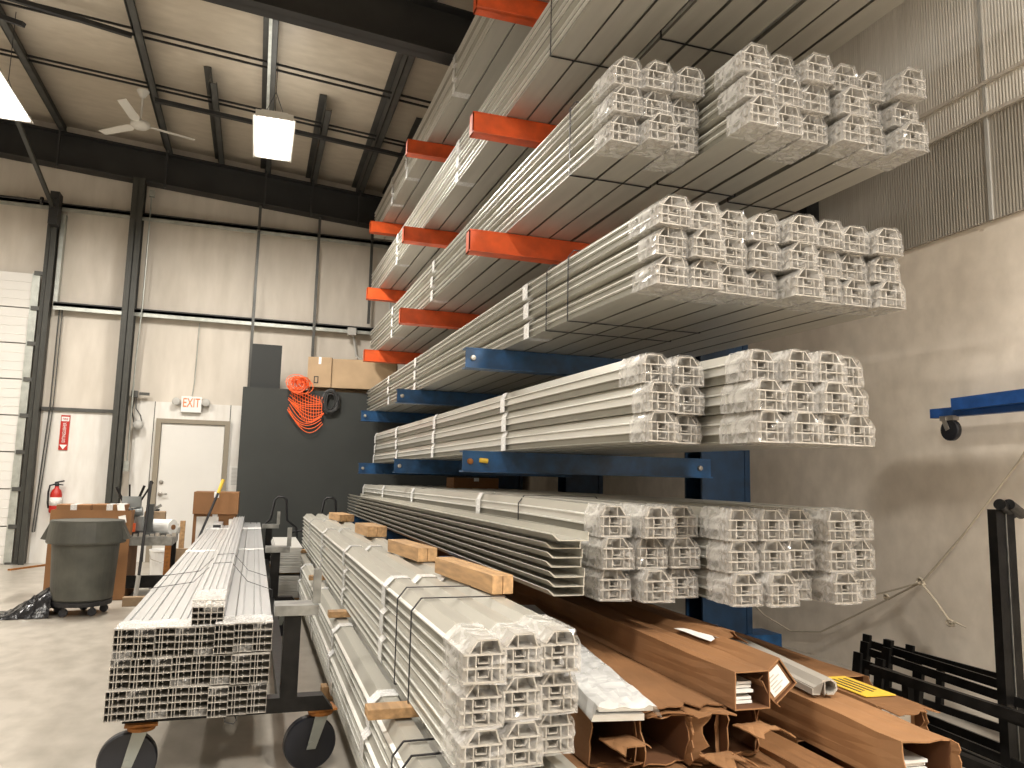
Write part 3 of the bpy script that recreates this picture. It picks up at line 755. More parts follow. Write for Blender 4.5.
# second-from-top layer: open torn ends facing the camera
T = [(1.20,.178,2.66,'leftmost torn open long carton beside the foreground pile'),(1.385,.18,2.62,'second torn open long carton from the left, widest mouth'),(1.572,.165,2.60,'third torn open long carton with a bent lower flap'),(1.745,.15,2.66,'fourth torn open long carton under the big upright carton')]
for i, (x, w_, y, lab) in enumerate(T):
    fl = [[('b',.09,R(15)),('r',.05,R(25))],[('r',.06,R(5)),('t',.06,R(-8))],[('b',.11,R(30)),('l',.07,R(60)),('t',.08,R(-3))],[('l',.09,R(-40)),('b',.05,R(10)),('r',.05,R(30))]][i]
    long_box(x, y, .325, w_, .172, 6.4, lab, seed=20+i, flaps=fl, torn=.05, depth=.8, yaw=R(random.uniform(-.4,.4)))
for i, (x, w_, y, h_) in enumerate(((1.15,.2,2.46,.155),(1.37,.2,2.5,.155),(1.58,.19,2.46,.155),(1.78,.17,2.52,.155))):
    long_box(x, y, .165, w_, h_, 6.6, 'crumpled long carton, %s from the left in the lowest layer' % ORD[i], seed=40+i, flaps=[('t',.07,R(20)),('l',.05,R(30))] if i % 2 else [('t',.09,R(-5)),('r',.05,R(10))], torn=.05, sag=.01)
# upright carton on top
long_box(1.752, 2.57, .502, .152, .140, 6.5, 'long brown carton with a square open end, on top of the torn cartons', seed=61, flaps=[], torn=.006, content='profiles', yaw=R(-1.2))
long_box(1.955, 2.60, .50, .125, .125, 5.0, 'long carton turned on edge with a white label in its end', roll=R(-38), seed=62, flaps=[('l',.03,R(0))], torn=.0, content='label', yaw=R(-1.5))
long_box(2.10, 2.13, .335, .19, .165, 4.5, 'large long carton nearest the camera at the right, folded sheets inside', seed=63, flaps=[('r',.05,R(10)),('b',.06,R(20))], torn=.02, content='profiles', yaw=R(-4), m='card_light')
long_box(1.93, 2.38, .17, .16, .16, 4.8, 'torn dark open carton under the large right carton', seed=64, flaps=[('t',.06,R(-10))], torn=.05)
b4 = long_box(2.46, 2.62, .335, .20, .125, 4.2, 'ripped flat carton carrying a yellow label', seed=65, flaps=[('t',.12,R(2)),('r',.05,R(5))], torn=.06, content='label', yaw=R(-3))
q = MB(); q.box(.03,.18,.10,.42,.130,.1335); q.build('yellow_label', 'yellow', b4)
q = MB()
for i in range(4): q.box(.05+.03*i,.062+.03*i,.16+.02*(i%2),.38,.1335,.1345)
q.build('label_print', 'black', b4)
long_box(2.66, 3.10, .30, .17, .15, 4.0, 'long plain carton farthest right behind the yellow label', seed=66, flaps=[('r',.05,R(0))], torn=.02, yaw=R(-1))
long_box(2.12, 2.7, .17, .3, .16, 4.6, 'low wide carton under the right hand cartons', seed=67, flaps=[], torn=.02)
long_box(2.44, 2.9, .17, .3, .128, 4.4, 'low carton under the ripped flat carton', seed=68, flaps=[], torn=.02)
# loose sheet of cardboard bridging cartons
def rag_sheet(name, pts, z, m, label, cat, thick=.005, curl=.02, nx=14, ny=18, seed=3):
    rnd = random.Random(seed); s = MB(); vs = []
    a, b2, c, d = [Vector(p) for p in pts]
    for lay in (0, 1):
        for j in range(ny):
            v = j/(ny-1)
            for i in range(nx):
                u = i/(nx-1); e_ = rnd.uniform(-.03,.03) if j == 0 else 0
                rnd2 = random.Random(seed*1000+i*50+j)
                p = (a*(1-u)+b2*u)*(1-v)+(d*(1-u)+c*u)*v
                vs.append((p.x, p.y+(rnd2.uniform(-.05,.03) if j == 0 else 0), z+curl*sin(u*pi)*(1-v)*.6+rnd2.uniform(-.002,.002)+(thick if lay == 0 else 0)))
    n = nx*ny; fs = []
    for j in range(ny-1):
        for i in range(nx-1):
            k = j*nx+i; fs += [(k, k+1, k+nx+1, k+nx), (n+k, n+k+nx, n+k+nx+1, n+k+1)]
    for i in range(nx-1): fs += [(i, n+i, n+i+1, i+1)]
    for j in range(ny-1): fs += [(j*nx, (j+1)*nx, n+(j+1)*nx, n+j*nx), (j*nx+nx-1, n+j*nx+nx-1, n+(j+1)*nx+nx-1, (j+1)*nx+nx-1)]
    s.add(vs, fs); o = s.build(name, m, smooth=False); tag(o, label, cat); return o
rag_sheet('cardboard_sheet', [(1.36,2.62,0),(1.745,2.66,0),(1.745,4.6,0),(1.25,4.6,0)], .503, 'card', 'loose torn cardboard sheet lying left of the square ended carton', 'cardboard', curl=.015)
for i, (x, y, z, r_) in enumerate(((1.24,2.58,.42,25),(1.60,2.50,.36,-20),(1.77,2.54,.44,15),(1.95,2.33,.33,-10))):
    rag_sheet('cardboard_flap', [(x,y-.10,0),(x+.13,y-.08,0),(x+.12,y+.07,0),(x-.01,y+.06,0)], z, 'card_light', 'torn cardboard flap hanging at the carton mouths, %s from the left' % ORD[i], 'cardboard', curl=.05, nx=7, ny=6, seed=30+i)
# plastic wrapped flat profile pack
e = tag(empty('wrapped_profile_pack', (1.16, 2.55, .512), (0,0,R(-9))), 'flat profile pack in clear plastic lying beside the foreground pile', 'profile pack')
for i, (dx, dz, w_) in enumerate(((0,0,.19),(.03,.026,.20))):
    MB().box(dx, dx+w_, .02*i, 2.2, dz, dz+.022).build('flat_profile', 'alu_bright', e)
s = MB(); vs = []; nx, ny = 12, 16
for j in range(ny):
    for i in range(nx):
        u = i/(nx-1); v = j/(ny-1); x = -.01+.25*u; zz = .056 if .08 < u < .94 else .01
        vs.append((x+random.uniform(-.003,.003), -.04+.95*v+random.uniform(-.012,.012), zz+random.uniform(-.003,.007)))
s.add(vs, [(j*nx+i, j*nx+i+1, (j+1)*nx+i+1, (j+1)*nx+i) for j in range(ny-1) for i in range(nx-1)]); s.build('plastic_wrap', 'film_pack', e)
# white extrusion offcut lying on the cartons
e = MB(); P = [(0,0),(.035,.0),(.035,.006),(.006,.006),(.006,.03),(.03,.034),(.05,.06),(.09,.066),(.115,.05),(.12,.02),(.10,.0),(.07,.0),(.07,.006),(.098,.008),(.112,.024),(.108,.045),(.088,.058),(.055,.052),(.035,.026),(.0,.026)]
o = e.prism([(x*.9,z*.95) for x,z in P], [0, 1.1]).build('profile_offcut', 'alu_end', None, (2.16, 2.64, .515), rot=(0,0,R(-10))); tag(o, 'cream hollow profile offcut lying on the right hand cartons', 'profile')
box_obj('chamber_wall', 'alu_end', .052, .056, 0.001, 1.09, .0, .055, o)
# torn cardboard peak behind the square ended carton
rag_sheet('cardboard_scrap', [(1.98,3.0,0),(2.12,3.05,0),(2.2,3.6,0),(2.02,3.7,0)], .64, 'card', 'torn cardboard scrap standing up behind the labelled carton', 'cardboard', curl=.09, nx=8, ny=8, seed=9)
o = rag_sheet('paper_scrap', [(1.93,3.05,0),(2.0,3.05,0),(2.0,3.3,0),(1.92,3.3,0)], .66, 'paper', 'white paper scrap on the cartons', 'paper', thick=.001, nx=5, ny=5, seed=11)

# ------------------------------------------------------------------ bin, bag, cartons at left
e = tag(empty('trash_bin', (-1.48, 8.35, 0)), 'large round grey rubbish bin on a wheeled dolly', 'bin')
prof = [(.0,.14),(.250,.14),(.262,.155),(.280,.5),(.288,.665),(.292,.67),(.30,.675),(.312,.85),(.315,.875),(.30,.875),(.285,.84),(.268,.5),(.25,.18),(.0,.18)]
b = MB(); b.lathe(prof, n=48); b.build('bin_body', 'bin_grey', e, smooth=False)
b = MB(); b.lathe([(.303,.66),(.335,.665),(.340,.68),(.318,.865),(.303,.872)], n=48)
for s in (-1, 1):
    b.add([(s*.30,-.09,.86),(s*.30,.09,.86),(s*.375,.07,.70),(s*.375,-.07,.70),(s*.31,-.09,.69),(s*.31,.09,.69)], [(0,1,2,3),(3,2,5,4),(0,3,4),(1,5,2)])
b.build('rim_and_handles', 'bin_grey', e)
b = MB(); b.lathe([(.23,.09),(.26,.095),(.265,.135),(.25,.142),(.0,.142)], n=32); b.build('dolly', 'black', e)
for i in range(5):
    a = i*2*pi/5-.9; x, y = .2*cos(a), .2*sin(a)
    b = MB(); b.lathe([(.035,-.014),(.038,-.01),(.038,.01),(.035,.014)], (x,y,.04), n=16, axis='Y'); b.box(x-.012,x+.012,y-.022,y+.022,.05,.092); b.build('wheel', 'rubber', e)
# black bag
s = MB(); rnd = random.Random(5); vs = []; nx, ny = 22, 14
for j in range(ny):
    for i in range(nx):
        u = i/(nx-1); v = j/(ny-1); hgt = (u**1.6)*.32*sin(pi*v)**.7
        vs.append((-2.22+.52*u+rnd.uniform(-.01,.01), 8.12+.5*v+rnd.uniform(-.015,.015), max(.006, hgt+rnd.uniform(-.022,.022)*(u+.2))))
s.add(vs, [(j*nx+i, j*nx+i+1, (j+1)*nx+i+1, (j+1)*nx+i) for j in range(ny-1) for i in range(nx-1)])
o = s.build('rubbish_bag', 'bag', smooth=True); tag(o, 'crumpled black plastic bag on the floor left of the bin', 'bag')
# tall cartons behind the bin
def carton(x0, x1, y0, y1, z0, z1, label, m='card_light', rot=0., tape=True, open_top=False):
    cx, cy = (x0+x1)/2, (y0+y1)/2; w, d, h = (x1-x0)/2, (y1-y0)/2, z1-z0
    e = tag(empty('cardboard_carton', (cx, cy, z0), (0,0,rot)), label, 'cardboard box')
    if open_top:
        b = MB(); t = .006
        b.box(-w,w,-d,-d+t,0,h); b.box(-w,w,d-t,d,0,h); b.box(-w,-w+t,-d+t,d-t,0,h); b.box(w-t,w,-d+t,d-t,0,h); b.box(-w,w,-d,d,0,t)
        b.build('carton_body', m, e)
    else:
        MB().box(-w,w,-d,d,0,h).build('carton_body', m, e, bevel=.004)
    if tape:
        b = MB(); b.box(-.03,.03,-d-.0015,-d,h*.75,h); 
        if not open_top: b.box(-.03,.03,-d,d,h,h+.0015)
        b.build('tape', 'tape', e)
    return e
c1 = carton(-1.98,-1.22,9.15,9.85,0,.93,'tall open cardboard carton behind the grey bin','card_light',open_top=True,tape=False)
carton(-1.94,-1.62,9.2,9.5,.60,.985,'left small carton inside the tall open carton','card_light')
carton(-1.60,-1.28,9.2,9.5,.60,.99,'right small carton inside the tall open carton with white strip','card_light')
b = MB(); b.box(-1.38,-1.29,9.19,9.40,.992,.995); b.bar((-1.335,9.185,.993),(-1.29,9.13,.80),.07,.003,up=(0,1,0)); tag(b.build('paper_strip', 'paper'), 'white paper strip hanging over the carton edge', 'paper')

# work table with tools
e = tag(empty('work_table', (-1.13, 9.52, 0)), 'low dark steel work table with a lower shelf', 'table')
MB().box(-.33,.33,-.34,.34,.56,.65).build('tabletop', 'worn_steel', e)
for sx in (-1,1):
    for sy in (-1,1): MB().box(sx*.29-.03, sx*.29+.03, sy*.30-.03, sy*.30+.03, .0, .56).build('leg', 'rust' if sx == 1 and sy == -1 else 'black_steel', e)
b = MB(); b.box(-.40,.33,-.34,.34,.12,.14); b.box(-.40,.33,-.36,-.34,.12,.25); b.box(-.42,-.40,-.34,.34,.12,.25); b.build('lower_shelf', 'black_steel', e)
# chop saw / grinder
e = tag(empty('chop_saw', (-1.27, 9.45, .652)), 'grey abrasive chop saw with raised handles on the table', 'power tool')
MB().box(-.16,.16,-.12,.12,0,.04).build('saw_base', 'black', e)
b = MB(); b.lathe([(.0,-.05),(.10,-.05),(.115,-.03),(.115,.03),(.10,.05),(.0,.05)], (-.06,-.03,.20), n=24, axis='Y'); b.build('wheel_guard', 'grinder', e, smooth=False)
b = MB(); b.tube([(.0,.02,.24),(.12,.02,.26)], .05, n=14); b.box(.02,.14,-.04,.06,.05,.2); b.box(-.09,.1,-.02,.06,.30,.42); b.build('motor', 'green_grey', e)
b = MB(); b.tube([(-.08,0,.36),(-.16,0,.52)], .014); b.tube([(.06,0,.36),(.12,0,.54)], .014); b.tube([(.1,0,.38),(.2,.02,.58)], .010); b.tube([(-.02,0,.4),(-.03,0,.55)], .010); b.build('handle', 'black_steel', e)
b = MB(); b.box(.0,.07,-.10,-.04,.04,.13); b.build('clamp', 'orange_net', e)
e = tag(empty('vice', (-1.06, 9.40, .652)), 'upright grey steel bracket beside the chop saw', 'tool'); b = MB(); b.box(-.03,.03,-.03,.04,0,.34); b.box(-.06,.06,-.05,.06,0,.03); b.build('upright', 'grinder', e)
b = MB(); b.bar((.02,0,.28),(.10,.02,.33),.03); b.build('jaw', 'worn_steel', e)
e = tag(empty('towel_roll', (-.93, 9.55, .652)), 'white paper roll lying on the work table', 'paper roll')
b = MB(); b.tube([(-.12,.06,.085),(.10,-.08,.085)], .083, n=22); b.build('paper_wrap', 'white_plastic', e)
b = MB(); b.tube([(.10,-.08,.085),(.112,-.088,.085)], .028, n=14); b.build('core', 'card', e)
e = MB(); rnd = random.Random(3)
for i in range(7):
    x = rnd.uniform(-.15,.2); y = rnd.uniform(-.05,.05); e.lathe([(.0,.03),(.025,.03),(.03,.04),(.03,.10),(.015,.12),(.015,.14),(0,.14)], (x*1.1,y,-.03), n=10)
o = e.build('bottle_cluster', 'vinyl_grey', None, (-1.02, 9.72, .652)); tag(o, 'small pale bottles and cans standing at the back of the table', 'bottles'); o['kind'] = 'stuff'
e = tag(empty('tool_case', (-1.04, 9.76, .80)), 'dark tool case resting on the small bottles', 'case'); MB().box(-.12,.10,-.06,.06,-.01,.10).build('case_body','wood_dark',e,bevel=.01); MB().box(-.05,.03,-.02,.02,.10,.125).build('case_handle','black',e)
b = MB()
for i in range(9): a = i*.7; b.box(-.2+.055*i, -.16+.055*i, -.03+.02*sin(a), .02+.02*sin(a), 0, .015+.012*(i % 3))
o = b.build('small_parts', 'bolt', None, (-1.05, 9.25, .652)); tag(o, 'scattered small metal parts along the table front', 'hardware'); o['kind'] = 'stuff'
# pole leaning on table
e = tag(empty('push_broom', (-1.0, 8.95, 0)), 'thin black pole leaning against the front of the table', 'pole')
MB().tube([(-.08,-.05,.02),(-.04,.10,1.25)], .016).build('shaft', 'black', e); MB().tube([(-.09,-.06,.0),(-.07,-.04,.28)], .022).build('sleeve', 'vinyl_grey', e)
# bucket
e = tag(empty('bucket', (-1.05, 10.9, 0)), 'white plastic bucket on the floor behind the work table', 'bucket')
MB().lathe([(.0,.0),(.13,.0),(.155,.34),(.162,.35),(.162,.37),(.15,.37),(.125,.02),(.0,.02)], n=24).build('bucket_body', 'white_plastic', e, smooth=False)
MB().tube([(-.16,0,.33),(-.12,-.14,.26),(0,-.18,.22),(.12,-.14,.26),(.16,0,.33)], .005, n=6).build('handle', 'bolt', e)
o = MB().box(-.07,.10,-.05,.05,0,.22).build('yellow_container', 'yellow', None, (-.52, 10.7, 0), bevel=.02); tag(o, 'small yellow container on the floor behind the table leg', 'container')
# shovel with yellow handle
e = tag(empty('shovel', (-.50, 10.35, 0)), 'long handled tool with yellow grip leaning by the cartons', 'shovel')
MB().tube([(-.22,-.05,.2),(.08,.1,1.10)], .016).build('shaft', 'black', e); MB().tube([(.08,.1,1.10),(.13,.13,1.27)], .022).build('grip', 'yellow', e)
MB().box(-.32,-.16,-.08,-.05,.0,.26).build('blade', 'black_steel', e)
# stacked cartons near exit door
carton(-.70,-.19,10.6,11.1,.0,.83,'lower brown carton with white sheet near the exit door','card')
o = MB().box(-.66,-.40,-.004,0,.46,.80).build('white_sheet','paper',None,(0,10.595,0)); tag(o,'white printed sheet on the lower brown carton','paper')
carton(-.71,-.17,10.55,11.15,.832,1.11,'upper brown carton with open flaps near the exit door','card')
o = MB().box(-.84,-.78,10.5,10.55,0,.75).build('timber_post','wood',bevel=.003); tag(o,'wooden stick standing left of the brown cartons','timber')
o = MB().box(-.9,-.55,10.4,10.44,.0,.42).build('plywood_board','wood_dark',bevel=.003); tag(o,'dark wooden board leaning by the brown cartons','board')
lumber('timber_beam', -1.18,-.55, 8.72,8.82, 0,.09, 'long timber on the floor in front of the work table', m='wood_dark', rot=R(3))
o = MB().box(-.35,.35,-.025,.025,0,.02).build('timber_strip','rust',None,(-2.86,12.35,0),rot=(0,0,R(62))); tag(o,'thin reddish strip lying on the floor by the overhead door','strip')

# ------------------------------------------------------------------ grey partition and things on it
o = MB().box(-.24, XW-.4, 12.05, 12.85, 0, 2.64).build('partition_block', 'partition'); tag(o, 'dark grey painted enclosure behind the rack', 'partition')
o = MB().box(-.15,.29,12.3,12.36,2.642,3.34).build('dark_panel','upper_panel'); tag(o, 'dark upright panel standing on the grey enclosure', 'panel')
e = tag(empty('long_carton', (.68, 12.12, 2.70), (0,0,R(-12))), 'large tan carton lying on top of the grey enclosure', 'cardboard box')
MB().box(0,.36,0,.5,0,.47).build('carton_end', 'card_tan', e, bevel=.005)
MB().box(.362,1.35,.03,.5,.0,.455).build('carton_body', 'card_tan', e, bevel=.005)
b = MB(); b.box(.1,.17,-.002,0,.06,.075); b.box(.1,.115,-.002,0,.06,.17); b.box(.155,.17,-.002,0,.06,.17); b.box(.1,.17,-.002,0,.155,.17); b.build('printed_mark','black',e)
MB().box(.16,.2,-.002,0,.36,.47).build('tape','tape',e)
lumber('timber_block', .7,1.6,12.2,12.29,2.642,2.698,'dark timber under the tan carton on the enclosure', m='wood_dark')
# orange safety netting
s = MB(); rnd = random.Random(8)
for k in range(26):
    a = rnd.uniform(0, 2*pi); c = Vector((.52+rnd.uniform(-.06,.06), 12.0+rnd.uniform(-.03,.02), 2.66+rnd.uniform(-.06,.06))); r1 = rnd.uniform(.06,.15); pts = []
    for i in range(14):
        t_ = 2*pi*i/14; pts.append(c+Vector((r1*cos(t_), .05*sin(t_+a)-.04, r1*.8*sin(t_)+.06)))
    s.tube(pts, .006, n=4, closed=True)
for k in range(14):
    u = k/13; pts = []
    for i in range(12):
        v = i/11; pts.append((.38+.50*v+.02*sin(k), 11.99, 2.62-.20*u-.36*u*sin(pi*v*.75+.35)+.06*sin(5*v+k)*.3 -.12*v))
    s.tube(pts, .006, n=4)
for k in range(12):
    v = k/11; s.tube([(.40+.46*v, 11.985, 2.64-.10*v), (.44+.42*v, 11.985, 2.46-.16*v-.14*sin(pi*v)), (.48+.38*v, 11.985, 2.36-.18*sin(pi*v)-.1*v)], .005, n=4)
o = s.build('safety_netting', 'orange_net', loc=(.05,0,0)); tag(o, 'bundle of orange safety netting hanging off the enclosure', 'netting')
s = MB(); rnd = random.Random(4)
for k in range(9):
    r1 = .08+.02*k*.3; pts = [(1.04+rnd.uniform(-.02,.02)+r1*cos(2*pi*i/14), 11.99+.01*sin(k), 2.48+r1*1.5*sin(2*pi*i/14)) for i in range(14)]
    s.tube(pts, .012, n=5, closed=True)
o = s.build('cable_coil', 'cable'); tag(o, 'coil of black cable hanging below the tan carton', 'cable')
# loop of cable on the back wall
b = MB(); b.tube([(1.42,YB-.1,3.75),(1.5,YB-.1,3.35),(1.7,YB-.2,3.15),(1.95,YB-.2,3.2),(2.05,YB-.2,3.5),(2.0,YB-.2,4.4)], .02, n=6); b.box(1.32,1.46,YB-.24,YB-.16,3.68,3.80); tag(b.build('conduit_loop','vinyl_grey'), 'looped grey conduit on the back wall above the carton', 'conduit')
# black bent handle bars in front of the enclosure
for i, (x, lab) in enumerate(((.05,'left bent black handle bar in front of the grey enclosure'),(.72,'right bent black handle bar in front of the grey enclosure'))):
    b = MB(); b.tube([(x-.22,11.3,.55),(x+.06,11.3,.60),(x+.2,11.3,.74),(x+.24,11.3,1.0),(x+.28,11.3,1.04),(x+.36,11.3,1.04),(x+.4,11.3,1.0),(x+.42,11.3,.72),(x+.55,11.3,.62),(x+.60,11.3,.2),(x+.60,11.3,.0)], .016, n=8)
    tag(b.build('handle_bar','black',smooth=True), lab, 'handle bar')
carton(2.2,2.75,8.75,9.1,.81+.39,1.36,'small brown carton resting on the lowest blue stack','card')

# ------------------------------------------------------------------ lamps, fan
def highbay(x, y, z, label, L=1.25, w=.46, on=9.):
    e = tag(empty('high_bay_light', (x, y, z)), label, 'ceiling light')
    b = MB(); P = [(-w/2,0),(-w/2-.01,.0),(-w/2+.09,.085),(w/2-.09,.085),(w/2+.01,0),(w/2,0),(w/2-.095,.075),(-w/2+.095,.075)]
    b.prism(P, [-L/2, L/2]); b.build('reflector', 'lamp_body', e)
    for i in range(4):
        xx = -w/2+.10+i*(w-.2)/3
        b = MB(); b.tube([(xx,-L/2+.03,.035),(xx,L/2-.03,.035)], .016, n=10); b.build('tube_lamp', 'lamp', e)
    for s in (-1,1): MB().box(-w/2+.02,w/2-.02,s*(L/2-.015)-.012,s*(L/2-.015)+.012,.005,.075).build('end_plate','lamp_body',e)
    zc = zroof(x, 6.20)-z
    for q in (-1,1):
        b = MB(); b.tube([(-.12,q*.45,.085),(0,q*.45,.4),(0,q*.45,zc)], .004, n=4); b.tube([(.12,q*.45,.085),(0,q*.45,.4)], .004, n=4)
        b.build('hanging_wire', 'cable', e)
    la = bpy.data.lights.new('lamp_glow', 'AREA'); la.shape = 'RECTANGLE'; la.size = w-.06; la.size_y = L-.1; la.energy = 150*on/9; la.color = (1,.945,.86); la.spread = R(175)
    lo = bpy.data.objects.new('lamp_glow', la); COL.objects.link(lo); lo.parent = e; lo.location = (0,0,.004)
    lu = bpy.data.lights.new('lamp_uplight', 'AREA'); lu.shape = 'RECTANGLE'; lu.size = w; lu.size_y = L; lu.energy = 7; lu.color = (1,.945,.86)
    lv = bpy.data.objects.new('lamp_uplight', lu); COL.objects.link(lv); lv.parent = e; lv.location = (0,0,.11); lv.rotation_euler = (pi,0,0)
    return e
highbay(-.03, 9.48, 5.42, 'bright fluorescent lamp hanging at the centre of the roof', on=13)
highbay(-2.84, 8.92, 5.21, 'bright fluorescent lamp at the left edge of the photo', on=12)
highbay(-.03, 1.6, 5.40, 'fluorescent lamp hanging over the near end of the rack', on=5)
highbay(2.76, -1.6, 5.30, 'fluorescent lamp hanging right of and behind the camera', on=36)
highbay(-2.82, 2.3, 5.40, 'fluorescent lamp hanging to the left above the camera', on=8)
highbay(-.03, -3.2, 5.40, 'fluorescent lamp hanging behind the camera', on=10)
highbay(-2.82, -3.2, 5.40, 'fluorescent lamp hanging behind and left of the camera')
highbay(-5.8, 9.0, 5.45, 'fluorescent lamp far left over the overhead door')
highbay(-5.8, 2.3, 5.45, 'fluorescent lamp far left above the floor')
# ceiling fan
e = tag(empty('ceiling_fan', (-1.70, 10.66, 5.86)), 'white three bladed ceiling fan hanging left of the centre lamp', 'ceiling fan')
MB().lathe([(.0,-.05),(.08,-.045),(.12,-.01),(.12,.03),(.06,.055),(.02,.07),(.02,.09)], n=20).build('motor', 'fan_white', e, smooth=True)
MB().tube([(0,0,.07),(0,0,.46)], .013).build('downrod', 'fan_white', e)
MB().lathe([(.03,.38),(.08,.47)], n=14).build('canopy', 'fan_white', e)
for a in (20, 140, 260):
    b = MB(); M = Matrix.Rotation(R(a), 4, 'Z') @ Matrix.Rotation(R(12), 4, 'X')
    b.add([M @ Vector(p) for p in ((.1,-.02,0),(.2,-.065,0),(.68,-.055,0),(.70,.05,0),(.2,.055,0),(.1,.02,0),(.1,-.02,.006),(.2,-.065,.006),(.68,-.055,.006),(.70,.05,.006),(.2,.055,.006),(.1,.02,.006))], [(5,4,3,2,1,0),(6,7,8,9,10,11),(0,1,7,6),(1,2,8,7),(2,3,9,8),(3,4,10,9),(4,5,11,10),(5,0,6,11)])
    b.build('blade', 'fan_white', e)

# ------------------------------------------------------------------ right wall things
e = tag(empty('blue_cart_frame', (XW-.14, 3.55, 1.86)), 'blue square tube cart frame stood against the wall with a caster', 'cart frame')
b = MB(); b.bar((-.02,.34,-.03),(-.02,-.5,-.03),.05,.06); b.build('lower_tube', 'blue_bright', e)
b = MB(); b.bar((-.08,.12,.01),(-.08,-1.9,.05),.055,.075); b.bar((-.02,-.3,-.005),(-.02,-1.6,.0),.05,.03); b.build('upper_tube', 'blue_bright', e)
b = MB(); b.bar((-.08,.124,.01),(-.08,.118,.01),.042,.06); b.build('open_end', 'black', e)
b = MB(); b.lathe([(.0,-.018),(.03,-.02),(.062,-.018),(.068,-.012),(.068,.012),(.062,.018),(.03,.02),(0,.018)], (-.05,.18,-.145), n=24, axis='X'); b.build('caster_wheel', 'rubber', e)
b = MB(); b.box(-.075,-.025,.14,.24,-.085,-.055)
for s in (-1,1): b.bar((-.05+s*.028,.21,-.07),(-.05+s*.028,.18,-.145),.006,.03,up=(0,1,0))
b.build('caster_fork', 'bolt', e)
# steel pipe uprights
e = tag(empty('steel_upright', (3.60, 2.98, 0)), 'black steel twin post with pipe ends on its head', 'steel post')
for s in (0, 1):
    b = MB(); b.box(-.035+s*.064, .024+s*.064, -.025, .025, 0, 1.245); b.build('post', 'black_steel', e)
    b = MB(); b.lathe([(.028,0),(.028,.2),(.022,.2),(.022,0),(.028,0)], n=20, axis='Y'); b.build('pipe', 'black_steel', e, loc=(-.045+s*.062,-.055,1.272), rot=Euler((R(-14),0,R(-66))))
MB().box(.0245,.0285,-.030,-.020,0,1.24).build('weld_seam', 'worn_steel', e)
# black bolted frames stacked on edge
def ladder_frame(x, y0, y1, z0, z1, tilt, label, drop=.0):
    e = tag(empty('ladder_rack', (x, y0, z0), (0, tilt, 0)), label, 'steel frame')
    L = y1-y0; H = z1-z0
    for z in (.02, H-.02): MB().bar((0,0,z),(0,L,z+drop),.02,.045).build('rail','black_steel',e)
    for y in (.03, L*.62, L-.03):
        MB().box(-.012,.012,y-.022,y+.022,.03,H-.03+drop*y/L).build('rung','black_steel',e)
    for y in (L-.05, L-.22): MB().box(-.03,-.012,y-.03,y+.03,H-.08,H+.035+drop).build('lug','black_steel',e)
ladder_frame(3.42, 2.62, 3.86, .0, .29, R(8), 'nearest black steel ladder frame leaning at the right', .05)
ladder_frame(3.58, 2.80, 3.98, .0, .33, R(8), 'second black steel ladder frame leaning at the right', .04)
ladder_frame(3.74, 3.0, 4.12, .0, .35, R(6), 'third black steel ladder frame leaning at the right', .03)
ladder_frame(4.05, 3.1, 4.25, .0, .31, R(6), 'rearmost black steel ladder frame against the wall', .0)
e = tag(empty('steel_stand', (3.30, 2.6, 0)), 'low black steel stand at the bottom right', 'steel stand')
b = MB(); b.bar((0,0,0),(0,0,.30),.05); b.build('leg','black_steel',e)
b = MB(); b.bar((-.05,.9,.36),(.15,-.55,.29),.03,.05); b.build('crossbar','black_steel',e)
b = MB(); b.bar((0,.7,0),(0,.7,.33),.04); b.build('leg','black_steel',e)
b = MB(); b.bar((0,0,.06),(.0,.7,.06),.05); b.build('foot_rail','black_steel',e)
# blue leaning bar at the right edge
e = tag(empty('blue_bar', (3.62, 2.78, 0)), 'blue steel bar leaning at the right edge of the photo', 'steel bar')
b = MB(); b.bar((.05,-.08,0),(.34,.0,1.35),.05,.05); b.build('bar','blue_bright',e)
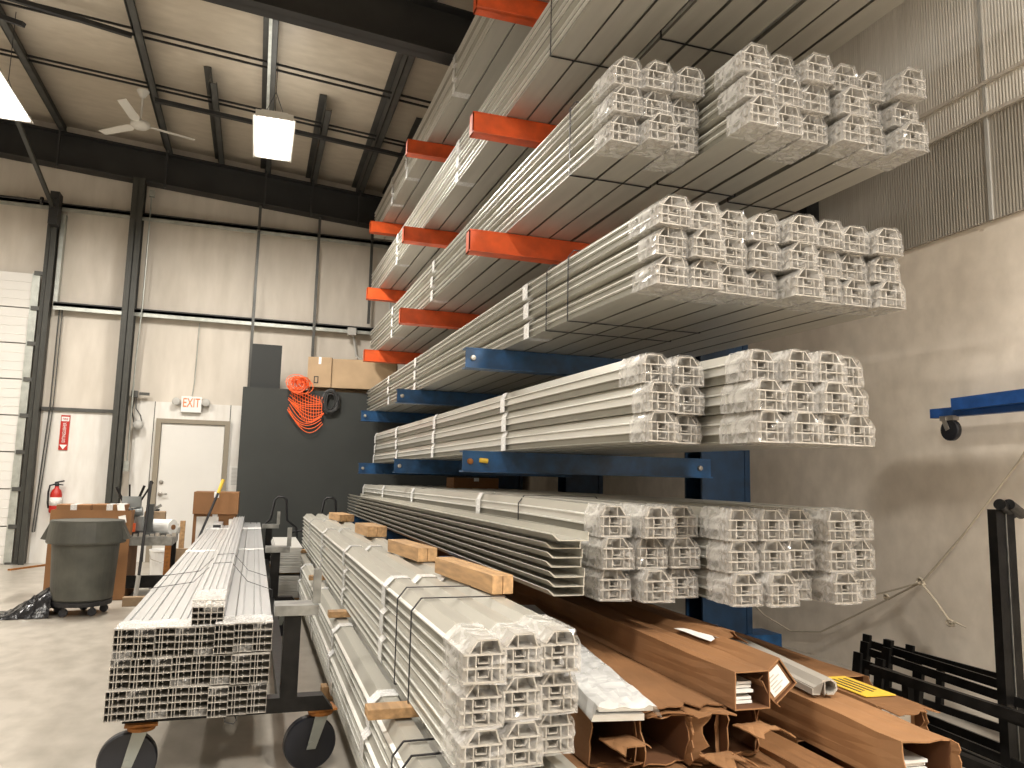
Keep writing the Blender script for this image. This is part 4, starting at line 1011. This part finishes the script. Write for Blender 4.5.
# rope with knots
e = tag(empty('rope', (XW-.07, 4.0, .6)), 'thin pale rope knotted along the right wall', 'rope')
def Rr(y, z, x=-.02): return (x, y-4.0, z-.6)
main = [(2.6,2.55),(3.36,1.52),(3.75,1.08),(4.10,.73),(4.35,.60),(4.7,.42),(5.1,.22),(5.45,.16),(5.8,.23),(6.4,.52)]
pts = []
for i in range(len(main)-1):
    for k in range(6): u = k/6; pts.append(Rr(main[i][0]*(1-u)+main[i+1][0]*u, main[i][1]*(1-u)+main[i+1][1]*u))
MB().tube(pts, .0065, n=5).build('strand','rope',e)
MB().tube([Rr(4.12,.72,-.03),Rr(4.4,.62,-.05),Rr(4.8,.50,-.04),Rr(5.3,.46,-.04),Rr(5.7,.53,-.04),Rr(6.3,.75,-.04)], .006, n=5).build('strand','rope',e)
MB().tube([Rr(4.12,.73),Rr(4.0,.62),Rr(3.9,.51)], .007, n=5).build('strand','rope',e)
for y, z, r_ in ((4.12,.73,.026),(4.42,.585,.02),(3.9,.50,.024)):
    b = MB(); c = Vector(Rr(y,z))
    for k in range(3): b.tube([c+Vector((r_*.5*sin(k), r_*cos(2*pi*i/8), r_*.8*sin(2*pi*i/8+k))) for i in range(8)], .008, n=5, closed=True)
    b.build('knot','rope',e)
MB().tube([Rr(3.9,.50),Rr(3.85,.51),Rr(3.78,.49)], [.01,.007,.003], n=5).build('frayed_end','rope',e)

# ------------------------------------------------------------------ world, camera
w = bpy.data.worlds.new('world'); S.world = w; w.use_nodes = True
w.node_tree.nodes['Background'].inputs[0].default_value = (1,.95,.88,1); w.node_tree.nodes['Background'].inputs[1].default_value = .01
cam = bpy.data.cameras.new('camera'); co = bpy.data.objects.new('camera', cam); COL.objects.link(co)
cam.sensor_width = 36; cam.lens = 27.0; cam.clip_start = .05
yw, pt, rl = .318786594, .125712759, .0225151578
B = Matrix(((cos(yw), -sin(yw), 0), (0,0,-1), (sin(yw), cos(yw), 0)))
Pm = Matrix(((1,0,0),(0,cos(pt),sin(pt)),(0,-sin(pt),cos(pt))))
Qm = Matrix(((cos(rl),-sin(rl),0),(sin(rl),cos(rl),0),(0,0,1)))
Mt = (Qm @ Pm @ B).transposed()
right = Mt @ Vector((1,0,0)); up = Mt @ Vector((0,-1,0)); back = Mt @ Vector((0,0,-1))
mw = Matrix((right, up, back)).transposed().to_4x4(); mw.translation = Vector((0,0,1.333)); co.matrix_world = mw
S.camera = co
S.view_settings.view_transform = 'Standard'; S.view_settings.look = 'None'; S.view_settings.gamma = 1; S.view_settings.use_curve_mapping = False
S.view_settings.exposure = .03
